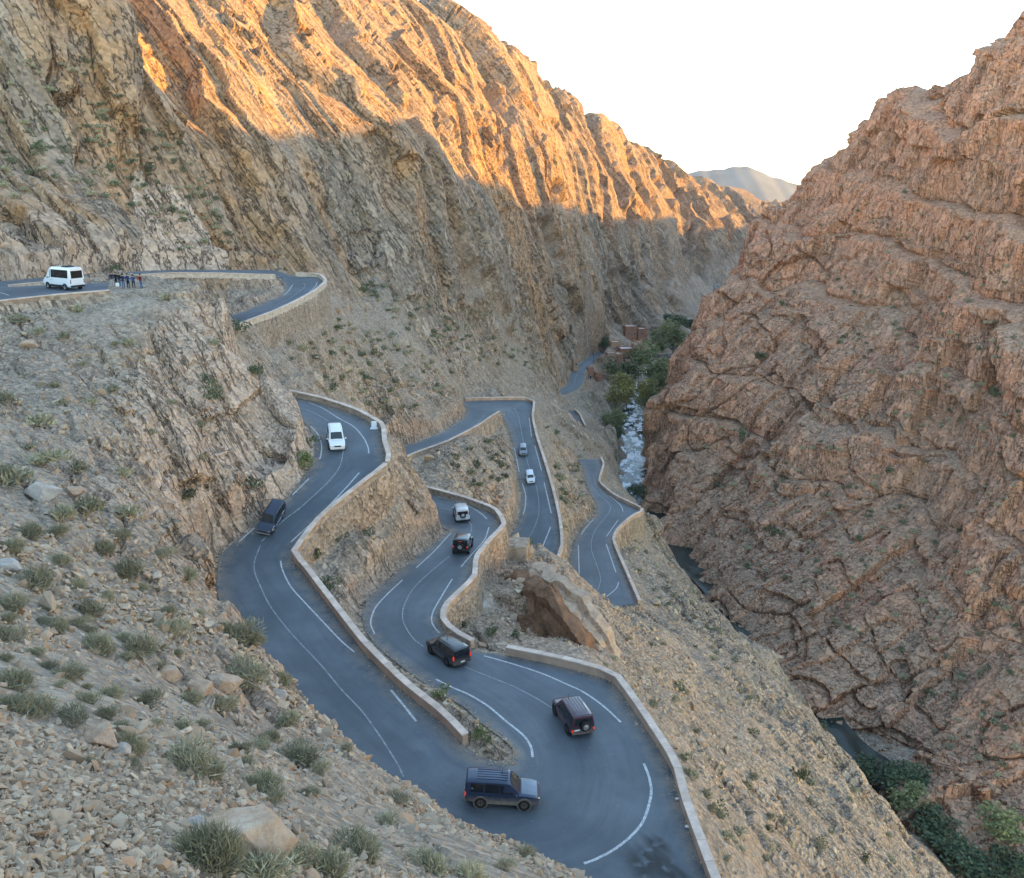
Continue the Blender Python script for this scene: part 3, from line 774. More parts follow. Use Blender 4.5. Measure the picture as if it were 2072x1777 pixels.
# far hills at the end of the valley, coloured grey in place of haze and shade
fv = []
fu = np.linspace(1300, 1900, 80)
for kk, (zc, base_v, amp) in enumerate([(2600, 345, 16)]):
    top = 352-14*np.exp(-((fu-1490)/70.0)**2)+np.clip((fu-1530)*0.28, 0, 90)
    prof = top+1.8*np.sin(fu*.07)+1.2*np.sin(fu*.19)
    for u_, v_ in zip(fu, prof):
        p = P(u_, v_, zc)
        fv += [p, p+np.array([0, -160, -60]), p+np.array([0, -420, -170]), p+np.array([0, -700, -330])]
fo = mesh_np('hills', np.array(fv), grid_faces(len(fu), 4), simple('haze_toned_rock', (.15, .155, .165), .95, .05, noise=(.01, .15)), smooth=True)
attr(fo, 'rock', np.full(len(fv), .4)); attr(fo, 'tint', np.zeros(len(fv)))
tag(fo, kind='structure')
# ------------------------------------------------------------------ road surfaces, lines and walls
from mathutils.bvhtree import BVHTree
t = NT('asphalt')
ed = t.attr('edge')
n1_ = t.noise(0.45, 5, 0.6); n2_ = t.noise(9.0, 3, 0.7)
along_ = t.attr('lane')
c = t.mix(t.mapr(n1_, 0.3, 0.72), (0.074, 0.090, 0.106), (0.118, 0.138, 0.156))
cmb = t.n('CombineXYZ'); t.l(t.math('MULTIPLY', t.attr('arc'), .07), cmb.inputs[0]); t.l(t.attr('acr'), cmb.inputs[1])
stk = t.noise(1.5, 4, .7, cmb.outputs[0])
c = t.mix(t.math('MULTIPLY', t.mapr(stk, .5, .72), .35), c, (0.16, 0.185, 0.205))
c = t.mix(t.math('MULTIPLY', t.mapr(stk, .48, .32), .4), c, (0.045, 0.055, 0.065))
c = t.mix(t.math('MULTIPLY', along_, t.mapr(n1_, .35, .6, .15, .6)), c, (0.145, 0.168, 0.188))
dust = t.math('MULTIPLY', t.mapr(ed, 1.7, 0.1), t.mapr(t.noise(0.9, 4, 0.7), 0.36, 0.62), clamp=True)
c = t.mix(t.math('MULTIPLY', t.mapr(t.noise(.11, 3, .6), .42, .62), .55), c, (0.055, 0.068, 0.080))
c = t.mix(t.math('MULTIPLY', t.mapr(t.noise(2.4, 5, .75), .60, .72), .5), c, (0.19, 0.205, 0.215))
c = t.mix(dust, c, (0.25, 0.20, 0.155))
oil = t.attr('oil')
c = t.mix(t.math('MULTIPLY', oil, t.mapr(t.noise(1.3, 3, 0.5), .30, .46)), c, (0.022, 0.023, 0.025))
t.color(c); t.rough(t.mapr(n1_, 0.3, 0.7, 0.5, 0.72))
t.b.inputs['Specular IOR Level'].default_value = 0.35
t.normal(t.bump(n2_, 0.35, 0.02))
M['asphalt'] = t.m
t = NT('road_paint')
wn_ = t.noise(5.0, 5, 0.75)
t.color(t.mix(t.mapr(wn_, 0.40, 0.62), (0.62, 0.62, 0.61), (0.30, 0.31, 0.32))); t.rough(0.7)
M['paint'] = t.m
t = NT('faded_road_paint')
wn_ = t.noise(3.0, 5, 0.75)
t.color(t.mix(t.mapr(wn_, 0.40, 0.60), (0.34, 0.36, 0.38), (0.17, 0.18, 0.19))); t.rough(0.7)
M['paint_worn'] = t.m

ROADNAME = {'A': 'road', 'B': 'road', 'C': 'road', 'D': 'road', 'F': 'road', 'U': 'road', 'V': 'lay_by'}
ROBJ, RBVH = {}, {}
for k, (Lp, Rp) in STRIP.items():
    Lp, Rp = Lp.copy(), Rp.copy()
    NCR = 17 if k == 'A' else 9
    w = np.linspace(0, 1, NCR)
    V = Lp[:, None]*(1-w[None, :, None])+Rp[:, None]*w[None, :, None]
    wid = np.linalg.norm(Rp-Lp, axis=1)[:, None]
    e = np.minimum(w, 1-w)[None]*wid
    lane = np.maximum(np.exp(-((w-.3)/.1)**2), np.exp(-((w-.72)/.1)**2))[None]*np.ones_like(wid)
    fl = V.reshape(-1, 3).copy()
    fl[:, 2] += (vnoise(fl, 6, 3)*0.012)
    F_ = grid_faces(len(Lp), NCR)
    o = mesh_np(ROADNAME[k], fl, F_ if k != 'V' else F_[:int(3.7*NSUB)*(NCR-1)], M['asphalt'], smooth=True)
    attr(o, 'edge', e); attr(o, 'lane', lane)
    mid_ = (Lp+Rp)/2; arc_ = np.concatenate([[0], np.cumsum(np.linalg.norm(np.diff(mid_, axis=0), axis=1))])
    attr(o, 'arc', np.repeat(arc_, NCR)); attr(o, 'acr', (w[None]*wid).ravel())
    oilv = np.zeros(len(fl))
    if k == 'A':
        for (u_, v_, r_) in ((1318, 1752, 1.5), (1328, 1710, .75), (1370, 1775, .7)):
            q = PD(u_, v_, 36.4); oilv = np.maximum(oilv, 1-sstep(r_*.5, r_*1.3, np.hypot(fl[:, 0]-q[0], fl[:, 1]-q[1])))
    attr(o, 'oil', oilv)
    # orient faces up
    me = o.data; me.update()
    if me.polygons[len(me.polygons)//2].normal.z < 0: me.flip_normals()
    tag(o, kind='structure')
    ROBJ[k] = o
    RBVH[k] = BVHTree.FromPolygons([tuple(x) for x in fl], [tuple(x) for x in F_.tolist()])

def z1(x, y): return (x*.35157, 485.6+y*.35157)
def z2(x, y): return (566.6+x*.39063, 728.4+y*.39063)
def z3(x, y): return (404.7+x*.40762, 1052.2+y*.40762)
def z4(x, y): return (890.3+x*.31666, 1214.1+y*.31666)
def z6(x, y): return (1092.7+x*.27325, 526.1+y*.27325)
def on_road(k, u, v):
    d = P(u, v, 1.0)
    h = RBVH[k].ray_cast(Vector((0, 0, 0)), Vector(d))
    return None if h[0] is None else np.array(h[0])
def road_height(k, x, y):
    h = RBVH[k].ray_cast(Vector((x, y, 50)), Vector((0, 0, -1)))
    return None if h[0] is None else h[0].z
def paint(k, conv, pl, width=0.13, mat='paint', name='edge_line'):
    q = [on_road(k, *conv(*p)) for p in pl]
    q = [p for p in q if p is not None]
    if len(q) < 2: return
    c = catmull(q, 7) if len(q) > 2 else np.linspace(q[0], q[1], 8)
    tg = np.gradient(c, axis=0); tg[:, 2] = 0; tg /= np.linalg.norm(tg, axis=1, keepdims=True)+1e-9
    nn = np.stack([tg[:, 1], -tg[:, 0], tg[:, 2]*0], 1)
    vs = []
    for p, n_ in zip(c, nn):
        row = []
        for s in (-.5, 0, .5):
            r = p+n_*s*width
            zz = road_height(k, r[0], r[1])
            if zz is None: zz = p[2]
            row.append((r[0], r[1], zz+0.012))
        vs += row
    mesh_np(name, np.array(vs), grid_faces(len(c), 3), M[mat], True, ROBJ[k])
PA = paint
PA('A', z2, [(150,222),(220,250),(300,300),(380,345),(430,400),(455,450),(460,485)])
PA('A', z2, [(60,240),(150,262),(220,300),(270,335),(310,390),(328,450),(325,490),(310,550),(270,610),(200,680),(100,770),(30,822),(-35,880),(-95,940)], .11, 'paint_worn', 'centre_line')
PA('A', z3, [(300,125),(272,200),(272,260),(300,330),(350,430),(450,560),(600,720),(700,840),(800,945),(870,1040),(930,1130),(985,1220),(1010,1275)], .11, 'paint_worn', 'centre_line')
PA('A', z2, [(110,315),(160,345),(195,385),(215,440),(212,490),(205,515)])
PA('A', z2, [(150,615),(110,655),(65,700)])
PA('A', z3, [(270,40),(195,108)])
PA('A', z2, [(410,585),(340,665),(200,810),(55,945)])
PA('A', z3, [(400,203),(410,250),(450,330),(520,410),(600,495),(700,600),(767,657)])
PA('A', z3, [(948,845),(1010,920),(1073,1000)], .17)
PA('A', z3, [(1172,792),(1260,835),(1340,870),(1430,925),(1520,1000),(1600,1065),(1640,1120),(1652,1178)], .17)
PA('A', z4, [(1302,1045),(1335,1130),(1350,1220),(1335,1310),(1295,1420),(1220,1510),(1120,1590),(1000,1655),(920,1685)], .17)
PA('A', z4, [(280,357),(450,405),(650,470),(800,535),(900,580),(1000,645),(1080,710),(1155,782)], .16)
PA('A', z4, [(115,410),(300,485),(450,545),(600,620),(715,690)], .11, 'paint_worn', 'centre_line')
PA('A', z3, [(1110,630),(1060,590),(1020,530),(1005,480),(1015,420),(1060,340),(1130,270),(1240,180)], .11, 'paint_worn', 'centre_line')
PA('A', z2, [(825,765),(890,780),(950,815),(988,850),(990,885),(960,930)], .11, 'paint_worn', 'centre_line')
PA('A', z2, [(635,1140),(560,1210),(500,1275),(475,1330),(470,1370),(490,1420)])
PA('A', z2, [(705,1078),(800,990),(885,898)])
PA('A', z2, [(892,1135),(840,1220),(795,1300),(785,1350),(800,1385),(825,1415)])
PA('A', z2, [(938,1072),(1000,1000),(1060,930),(1082,868)])
PA('A', z2, [(820,708),(900,728),(980,760),(1040,795),(1072,825)])
PA('B', z2, [(1215,250),(1235,290),(1245,340),(1260,420),(1275,500),(1295,570),(1320,630),(1335,690),(1342,780),(1325,850),(1290,920)], .12, 'paint_worn', 'centre_line')
PA('B', z2, [(1213,455),(1225,510),(1238,580)], .18)
PA('B', z2, [(1255,640),(1272,700),(1270,760),(1260,800)], .18)
PA('B', z2, [(1290,300),(1303,398)], .18)
PA('B', z2, [(1320,445),(1355,575)], .18)
PA('B', z2, [(1368,635),(1405,795)], .18)
PA('B', z2, [(1402,865),(1350,995)], .18)
PA('B', z2, [(1060,285),(1020,330),(960,370),(880,410),(780,440)], .12, 'paint_worn', 'centre_line')
PA('C', z2, [(1612,650),(1650,695),(1700,740),(1712,770),(1690,810),(1640,870),(1615,930),(1615,990),(1640,1060),(1660,1130),(1650,1180),(1635,1195)], .13, 'paint_worn', 'centre_line')
PA('C', z2, [(1560,905),(1590,862),(1625,825)], .18)
PA('C', z2, [(1545,960),(1550,1110)], .18)
PA('C', z2, [(1710,705),(1765,755),(1776,785)], .18)
PA('C', z2, [(1752,828),(1690,915)], .18)
PA('C', z2, [(1690,955),(1740,1100)], .18)
PA('C', z2, [(1755,1150),(1740,1185),(1690,1228)], .18)
PA('F', z6, [(130,987),(200,962),(250,925),(262,880),(290,820),(360,755),(440,705)], .2, 'paint_worn', 'centre_line')
PA('U', z1, [(1745,245),(1755,265),(1720,300),(1640,350),(1500,410),(1420,448)], .12, 'paint_worn', 'centre_line')
PA('U', z1, [(1685,258),(1660,295),(1632,320)])
PA('U', z1, [(1825,245),(1815,268),(1780,300)])
PA('V', z1, [(2,304),(30,312),(52,321)])

# ---- walls
t = NT('wall_masonry')
vo = t.n('TexVoronoi', feature='DISTANCE_TO_EDGE'); vo.inputs['Scale'].default_value = 1.7
mpv = scaled_pos(t, 1, 1, 1.9); t.l(mpv, vo.inputs['Vector'])
vcol = t.n('TexVoronoi'); vcol.inputs['Scale'].default_value = 1.7; t.l(mpv, vcol.inputs['Vector'])
sp = t.n('SeparateColor'); t.l(vcol.outputs['Color'], sp.inputs[0])
c = t.mix(sp.outputs[0], (0.28, 0.205, 0.145), (0.55, 0.425, 0.32))
c = t.mix(t.mapr(vo.outputs['Distance'], 0.055, 0.0), c, (0.46, 0.38, 0.30))
c = t.mix(t.math('MULTIPLY', t.mapr(t.noise(0.4, 4, 0.65), 0.45, 0.7), .5), c, (0.36, 0.22, 0.15))
t.color(c); t.rough(0.93)
t.normal(t.bump(t.mapr(vo.outputs['Distance'], 0, 0.1), 0.7, 0.05))
M['masonry'] = t.m
M['pale_masonry'] = simple('pale_wall_masonry', (0.58, 0.475, 0.375), .92, .15, noise=(1.8, .28), bump=(4, .6, .05))
M['plaster'] = simple('pink_wall_render', (0.50, 0.345, 0.255), .92, .15, noise=(0.9, .22), bump=(5, .4, .03))
M['coping'] = simple('pale_pink_coping', (0.66, 0.51, 0.41), .9, .15, noise=(1.1, .24), bump=(7, .5, .03))
M['coping2'] = simple('worn_pink_coping', (0.58, 0.44, 0.35), .9, .15, noise=(1.6, .2), bump=(7, .35, .02))

def resample(c, step):
    seg = np.linalg.norm(np.diff(c, axis=0), axis=1); s = np.concatenate([[0], np.cumsum(seg)])
    n = max(2, int(round(s[-1]/step))+1)
    x = np.linspace(0, s[-1], n)
    return np.stack([np.interp(x, s, c[:, i]) for i in range(3)], 1)

def wall(k, side, s0, s1, H, label, mat='masonry', step=1.7, height=None, thick=0.42, coping=True):
    Lp, Rp = STRIP[k]
    hgt = height or PAR
    i0, i1 = int(s0*NSUB), int(s1*NSUB)
    e = (Lp if side == 'p' else Rp)[i0:i1+1]; ot = (Rp if side == 'p' else Lp)[i0:i1+1]
    out = e-ot; out[:, 2] = 0
    line = resample(e, 0.8)
    # outward normal from the tangent, sign from the strip
    tg = np.gradient(line, axis=0); tg[:, 2] = 0; tg /= np.linalg.norm(tg, axis=1, keepdims=True)+1e-9
    nn = np.stack([tg[:, 1], -tg[:, 0], 0*tg[:, 0]], 1)
    idx = np.linspace(0, len(out)-1, len(line)).astype(int)
    sg = np.sign((nn*out[idx]).sum(1).sum()); nn *= sg
    ch = hgt-0.10 if coping else hgt
    prof = [(0.0, -0.35), (0.0, ch), (thick, ch), (thick+0.02, 0), (thick+0.10, -H)]
    vs = []
    for p, n_ in zip(line, nn):
        for a, h in prof:
            vs.append(p+n_*a+np.array([0, 0, h]))
    nv = len(line); npf = len(prof)
    F_ = grid_faces(nv, npf).tolist()
    vs = np.array(vs)
    cap = [[0, 1, 2, 3], [0, 3, 4, 4]]
    b = (nv-1)*npf
    F_ += [[0, 3, 2, 1], [b, b+1, b+2, b+3]]
    o = mesh_np('parapet', vs, np.array(F_), M[mat], smooth=False)
    bm = bmesh.new(); bm.from_mesh(o.data); bmesh.ops.recalc_face_normals(bm, faces=bm.faces); bm.to_mesh(o.data); bm.free()
    tag(o, label, 'wall', 'roadside parapet walls of the switchback road')
    if coping:
        cl = resample(e, step)
        tg = np.gradient(cl, axis=0); tg[:, 2] = 0; tg /= np.linalg.norm(tg, axis=1, keepdims=True)+1e-9
        n2_ = np.stack([tg[:, 1], -tg[:, 0], 0*tg[:, 0]], 1)*sg
        rr = random.Random(len(cl))
        for i in range(len(cl)-1):
            a, b2 = cl[i], cl[i+1]; d = b2-a; L = np.linalg.norm(d); d /= L
            na, nb = n2_[i], n2_[i+1]
            g = 0.012; dz = rr.uniform(-.008, .008)
            V = []
            for pt, n_, sgn in ((a, na, 1), (b2, nb, -1)):
                for off in (-0.05, thick+0.06):
                    for h in (ch+0.002, hgt+dz):
                        V.append(pt+d*g*sgn+n_*off+np.array([0, 0, h]))
            F = [[0, 1, 3, 2], [4, 6, 7, 5], [0, 4, 5, 1], [2, 3, 7, 6], [1, 5, 7, 3], [0, 2, 6, 4]]
            mesh_np('coping_stone', np.array(V), np.array(F), M['coping' if rr.random() < .7 else 'coping2'], False, o)
    return o
wall('A', 'p', 0, 6.1, 5.5, 'pink parapet wall on the outer bend behind the white descending SUV')
wall('A', 'p', 6.14, 9, 6.5, 'tall masonry parapet wall running diagonally down to the left corner')
wall('A', 'p', 9.02, 15, 3.5, 'long straight pink parapet dividing the two near roads down to the hairpin', 'plaster')
wall('A', 'q', 19, 28.0, 2.4, 'pink parapet wall curving round the outside of the near hairpin', 'plaster')
wall('A', 'q', 29.2, 32.0, 6, 'short curved parapet wall beside the dark SUV with red lights', 'masonry')
wall('A', 'q', 32.02, 36.0, 7.5, 'masonry parapet wall on the outer side below the black boxy jeep')
wall('A', 'q', 36.02, 40.9, 5.0, 'low parapet wall behind the silver SUV with a spare wheel')
wall('B', 'p', 0, 5.0, 6.5, 'tall masonry retaining wall under the empty ramp to the middle hairpin', step=2.6)
wall('B', 'q', 5, 8.0, 3.5, 'parapet wall across the far end of the middle hairpin', 'plaster', 2.6)
wall('B', 'q', 8.03, 17, 3.5, 'long pale parapet beside the road with two small cars', 'plaster', 2.8)
wall('C', 'q', 0, 3.9, 6.5, 'parapet wall along the lower road nearest the brown slope', 'plaster', 2.8)
wall('C', 'q', 3.93, 5.1, 8.5, 'corner parapet of the jutting bay on the lower road', 'plaster', 2.8)
wall('C', 'q', 5.13, 9, 5, 'zigzag parapet beside the lower road above the rapids', 'plaster', 2.8)
wall('D', 'q', 0, 3, 4, 'tiny parapet beside the short stretch of road above the river', 'plaster', 3)
wall('U', 'p', 2, 8.0, 4.5, 'long pale wall behind the white van and the standing people', 'pale_masonry', 2.2)
wall('U', 'q', 9, 16, 8, 'high curved retaining wall of the uppermost bend', 'pale_masonry', 2.4)
wall('V', 'p', 0.2, 3.9, 3.0, 'low stone wall in front of the white van', 'masonry', 2.0, height=.45)

# ------------------------------------------------------------------ river
t = NT('river_water')
fo_ = t.attr('foam')
nf_ = t.noise(0.42, 5, 0.7, scaled_pos(t, 1, .55, 1)); 
fm_ = t.math('MULTIPLY', fo_, t.mapr(nf_, 0.485, 0.53), clamp=True)
t.color(t.mix(fm_, (0.022, 0.034, 0.03), (0.85, 0.87, 0.88)))
t.rough(t.mapr(fm_, 0, 1, 0.08, 0.7)); t.b.inputs['Specular IOR Level'].default_value = 0.3
t.normal(t.bump(t.noise(1.6, 4, 0.6), 0.35, 0.2))
M['water'] = t.m
rv = resample(RIVER, 2.0)
tg = np.gradient(rv, axis=0); tg[:, 2] = 0; tg /= np.linalg.norm(tg, axis=1, keepdims=True)
nn = np.stack([tg[:, 1], -tg[:, 0], 0*tg[:, 0]], 1)
rv[:, 2] += 0.2
hw = (4.6+1.2*np.sin(np.arange(len(rv))*.21))*np.interp(rv[:, 1], [110, 150, 240, 270], [1.2, .75, .75, 1.0])
w = np.linspace(-1, 1.6, 12)
V = rv[:, None]+nn[:, None]*(w[None, :, None]*hw[:, None, None])
V[..., 2] += 0.18*vnoise(V.reshape(-1, 3), 2.2, 4).reshape(V.shape[:2])
_, vv, _ = proj(rv)
foam = (1-sstep(985, 1010, vv))*sstep(700, 760, vv)
river = mesh_np('river', V.reshape(-1, 3), grid_faces(len(rv), 12), M['water'], True)
attr(river, 'foam', np.repeat(foam, 12))
if river.data.polygons[0].normal.z < 0: river.data.flip_normals()
tag(river, kind='structure')
# ------------------------------------------------------------------ which surface point lies behind a picture point
allv = np.concatenate([gpos, CPOS.reshape(-1, 3)]).astype(np.float32)
uA, vA, zA = proj(allv)
BIN = 4.0
BW, BH = int(2200/BIN), int(1900/BIN)
bi = ((uA+60)/BIN).astype(int); bj = ((vA+20)/BIN).astype(int)
okb = (zA > 5) & (bi >= 0) & (bi < BW) & (bj >= 0) & (bj < BH)
idx = np.nonzero(okb)[0]
idx = idx[np.argsort(-zA[idx], kind='stable')]
ZB = np.full((BW, BH), -1, np.int64)
ZB[bi[idx], bj[idx]] = idx
def pick(u, v):
    i, j = int((u+60)/BIN), int((v+20)/BIN)
    if not (0 <= i < BW and 0 <= j < BH): return None
    k = ZB[i, j]
    return None if k < 0 else allv[k].astype(float)
def road_near(p): return float(road_sample(np.array([p[0]]), np.array([p[1]]))[0][0])
NHILL = len(gpos)
gz_ = GP[..., 2]
def ground_zv(x, y):
    a = np.arctan2(x, y); r = np.hypot(x, y)
    j = np.clip((a-az[0])/(az[1]-az[0]), 0, NAZ-1.001); i = np.clip(np.interp(r, rows, np.arange(NROW)), 0, NROW-1.001)
    i0 = i.astype(int); j0 = j.astype(int); fi, fj = i-i0, j-j0
    return (gz_[i0, j0]*(1-fj)+gz_[i0, j0+1]*fj)*(1-fi)+(gz_[i0+1, j0]*(1-fj)+gz_[i0+1, j0+1]*fj)*fi

# ------------------------------------------------------------------ stones
def stone_mat(name, a, b, c3):
    t = NT(name)
    g = t.n('NewGeometry'); oi = t.n('ObjectInfo')
    r = t.math('FRACT', t.math('ADD', g.outputs['Random Per Island'], t.math('MULTIPLY', oi.outputs['Random'], 7.31)))
    c = t.ramp(r, [(0.0, a), (0.35, b), (0.7, [x*.8 for x in b]), (0.88, c3), (1.0, [x*1.12 for x in b])])
    n = t.noise(3.5, 4, 0.65)
    c = t.mix(t.math('MULTIPLY', t.mapr(n, 0.45, 0.7), .5), c, [x*.7 for x in b])
    t.color(c); t.rough(0.95); t.b.inputs['Specular IOR Level'].default_value = 0.1
    t.normal(t.bump(n, .6, .05))
    return t.m
M['stone'] = stone_mat('scree_stone', (0.60, 0.48, 0.35), (0.475, 0.365, 0.26), (0.47, 0.30, 0.19))
def hull_stone(seed, n=11, flat=.65):
    r = random.Random(seed)
    bm = bmesh.new()
    for _ in range(n):
        v = Vector((r.gauss(0, 1), r.gauss(0, 1), r.gauss(0, 1))).normalized()*r.uniform(.38, .55)
        bm.verts.new((v.x*r.uniform(.9, 1.25), v.y, v.z*flat))
    res = bmesh.ops.convex_hull(bm, input=bm.verts)
    for v in list(bm.verts):
        if not v.link_faces: bm.verts.remove(v)
    bmesh.ops.recalc_face_normals(bm, faces=bm.faces)
    bmesh.ops.triangulate(bm, faces=bm.faces)
    me = bpy.data.meshes.new('stone'); bm.to_mesh(me); bm.free()
    me.materials.append(M['stone'])
    return me
STONES = [hull_stone(s) for s in range(12)]
SV = []
for me in STONES:
    v = np.array([x.co[:] for x in me.vertices], np.float32); f = np.array([p.vertices[:] for p in me.polygons], np.int32)
    SV.append((v, f))
def rot_batch(n, rng, tilt=.6):
    yaw = rng.uniform(0, 6.283, n); a = rng.normal(0, tilt, n); b = rng.normal(0, tilt, n)
    cy, sy, ca, sa, cb, sb = np.cos(yaw), np.sin(yaw), np.cos(a), np.sin(a), np.cos(b), np.sin(b)
    z = np.zeros(n); o = np.ones(n)
    Rz = np.stack([cy, -sy, z, sy, cy, z, z, z, o], 1).reshape(n, 3, 3)
    Rx = np.stack([o, z, z, z, ca, -sa, z, sa, ca], 1).reshape(n, 3, 3)
    Ry = np.stack([cb, z, sb, z, o, z, -sb, z, cb], 1).reshape(n, 3, 3)
    return Rz@Rx@Ry
def stuff_stones(name, x, y, size, rng, sink=.15, z=None):
    z = ground_zv(x, y) if z is None else z
    R = rot_batch(len(x), rng)
    var = rng.integers(0, len(SV), len(x))
    vs, fs = [], []; base_i = 0
    for k, (v, f) in enumerate(SV):
        m = np.nonzero(var == k)[0]
        if not len(m): continue
        q = np.einsum('nij,vj->nvi', R[m], v)*size[m][:, None, None]
        q += np.stack([x[m], y[m], z[m]+size[m]*sink], 1)[:, None]
        vs.append(q.reshape(-1, 3))
        fs.append((f[None]+(np.arange(len(m))*len(v))[:, None, None]+base_i).reshape(-1, 3))
        base_i += len(m)*len(v)
    return mesh_np(name, np.concatenate(vs), np.concatenate(fs), M['stone'], smooth=False, parent=hill)
rng = np.random.default_rng(3)
def inside_frame(x, y, z, m=60):
    u, v, zc = proj(np.stack([x, y, z], -1))
    return (zc > 3) & (u > -m) & (u < 2072+m) & (v > -m) & (v < 1777+m+60), u, v, zc
# near scree: denser and larger low on the left
n = 60000
a_ = np.radians(rng.uniform(-36, 12, n)); r_ = np.exp(rng.uniform(math.log(11), math.log(80), n))
x, y = r_*np.sin(a_), r_*np.cos(a_)
z = ground_zv(x, y); ok, u, v, zc = inside_frame(x, y, z)
rd = road_sample(x, y)[0]
patch = vnoise(np.stack([x, y, z], -1), 5, 8)
scree = sstep(1050, 1500, v-0.05*u+patch*240)*0.8+0.2*sstep(900, 1100, v)
keep = ok & (rd > 1.2) & (v > 880) & (rng.random(n) < scree*(0.12+0.88*sstep(-.35, .25, patch)))
x, y, z, rr_ = x[keep], y[keep], z[keep], r_[keep]
size = np.exp(rng.normal(math.log(.17), .42, len(x)))*np.clip(rr_/22, .75, 2.0)**.75
size = np.clip(size, .07, .75)
order = np.argsort(-(size/rr_))
big, rest = order[:260], order[260:]
lim = 20000
stuff_o = stuff_stones('scree_stones', x[rest][:lim], y[rest][:lim], size[rest][:lim], rng)
stuff_o['kind'] = 'stuff'
for i in big:
    o = bpy.data.objects.new('stone', STONES[int(rng.integers(0, len(STONES)))])
    col.objects.link(o); o.parent = hill
    s = float(size[i])
    o.location = (x[i], y[i], z[i]+.15*s); o.scale = (s, s*rng.uniform(.8, 1.2), s*rng.uniform(.8, 1.2))
    o.rotation_euler = (rng.normal(0, .5), rng.normal(0, .5), rng.uniform(0, 6.28))
# rubble on the other slopes
n = 26000
a_ = np.radians(rng.uniform(-32, 30, n)); r_ = np.exp(rng.uniform(math.log(38), math.log(235), n))
x, y = r_*np.sin(a_), r_*np.cos(a_)
z = ground_zv(x, y); ok, u, v, zc = inside_frame(x, y, z)
rd = road_sample(x, y)[0]
patch = vnoise(np.stack([x, y, z], -1), 9, 18)
keep = ok & (rd > 1.5) & ~((u > 360) & (u < 640) & (v > 560) & (v < 1020)) & (z > -100) & (z < -13) & (rng.random(n) < sstep(-.5, .5, patch)*.6)
x, y, rr_ = x[keep], y[keep], r_[keep]
size = np.clip(np.exp(rng.normal(math.log(.30), .5, len(x)))*np.clip(rr_/70, .7, 2.2), .15, 2.2)
o = stuff_stones('rubble_stones', x, y, size, rng, .1); o['kind'] = 'stuff'

# gravel swept to the road edges
gx, gy, gz2 = [], [], []
for k_ in ('A', 'B'):
    Lp, Rp = STRIP[k_]
    for e_, o_ in ((Lp, Rp), (Rp, Lp)):
        n_ = 1500 if k_ == 'A' else 350
        ii = rng.integers(0, len(e_)-1, n_); ff_ = rng.random(n_)[:, None]
        a_ = e_[ii]*(1-ff_)+e_[ii+1]*ff_; b_ = o_[ii]*(1-ff_)+o_[ii+1]*ff_
        d_ = b_-a_; L_ = np.linalg.norm(d_, axis=1, keepdims=True); d_ = d_/L_
        q_ = a_+d_*np.abs(rng.normal(0, .35, (n_, 1)))
        gx.append(q_[:, 0]); gy.append(q_[:, 1]); gz2.append(q_[:, 2])
gx, gy, gz2 = map(np.concatenate, (gx, gy, gz2))
o = stuff_stones('roadside_gravel', gx, gy, np.exp(rng.normal(math.log(.085), .4, len(gx))), rng, .12, gz2)
o.parent = ROBJ['A']; o['kind'] = 'stuff'
# fallen blocks on the ledges of the red cliff
cn = np.cross(np.gradient(CPOS, axis=1), np.gradient(CPOS, axis=0)); cn /= np.linalg.norm(cn, axis=-1, keepdims=True)+1e-9
flat = (np.abs(cn[..., 2]).ravel() > .55)
cu, cv2, cz = proj(CPOS.reshape(-1, 3))
cand = np.nonzero(flat & (cu > 1280) & (cu < 2090) & (cv2 > 0) & (cv2 < 1700))[0]
cand = rng.choice(cand, min(6500, len(cand)), replace=False)
cp3 = CPOS.reshape(-1, 3)[cand]
o = stuff_stones('fallen_blocks', cp3[:, 0], cp3[:, 1], np.clip(np.exp(rng.normal(math.log(.65), .5, len(cand))), .3, 2.6), rng, .1, cp3[:, 2])
o.parent = cliff; o['kind'] = 'stuff'; o.data.materials.clear(); o.data.materials.append(stone_mat('red_cliff_block', (0.50, 0.33, 0.23), (0.42, 0.27, 0.185), (0.46, 0.25, 0.16)))

# ------------------------------------------------------------------ boulders
t = NT('boulder_rock')
n_ = t.noise(1.3, 6, .65); n2_ = t.noise(6, 4, .6)
sx = t.n('SeparateXYZ'); t.l(t.n('NewGeometry').outputs['Normal'], sx.inputs[0])
c = t.mix(t.mapr(n_, .35, .65), (0.42, 0.27, 0.17), (0.56, 0.43, 0.32))
c = t.mix(t.math('MULTIPLY', t.mapr(n2_, .5, .7), .4), c, (0.24, 0.15, 0.10))
t.color(c); t.rough(.94); t.normal(t.bump(t.math('ADD', n_, t.math('MULTIPLY', n2_, .3)), .8, .18))
M['boulder'] = t.m
M['boulder_grey'] = simple('grey_boulder_rock', (0.46, 0.40, 0.34), .95, .1, noise=(1.8, .3), bump=(5, .7, .08))
def boulder_mesh(seed, flat=.6, cuts=16, mat='boulder', sub=4, elong=1.3):
    r = random.Random(seed)
    bm = bmesh.new(); bmesh.ops.create_icosphere(bm, subdivisions=sub, radius=.62)
    v = np.array([x.co[:] for x in bm.verts])
    for _ in range(cuts):
        d = unit(np.array([r.gauss(0, 1), r.gauss(0, 1), r.gauss(0, .9)])); h = r.uniform(.34, .5)
        s = v@d; m = s > h
        v[m] -= np.outer((s[m]-h)*.97, d)
    v = v*np.array([elong, 1, flat])
    v += (fbm(v+seed, .35, 3, seed)[:, None]*.035)*v/np.linalg.norm(v, axis=1, keepdims=True)
    for b, q in zip(bm.verts, v): b.co = q
    me = bpy.data.meshes.new('boulder'); bm.to_mesh(me); bm.free(); me.materials.append(M[mat])
    me.polygons.foreach_set('use_smooth', np.zeros(len(me.polygons), bool))
    return me
f5 = lambda x, y: (x*.40775, 1052.2+y*.40775)
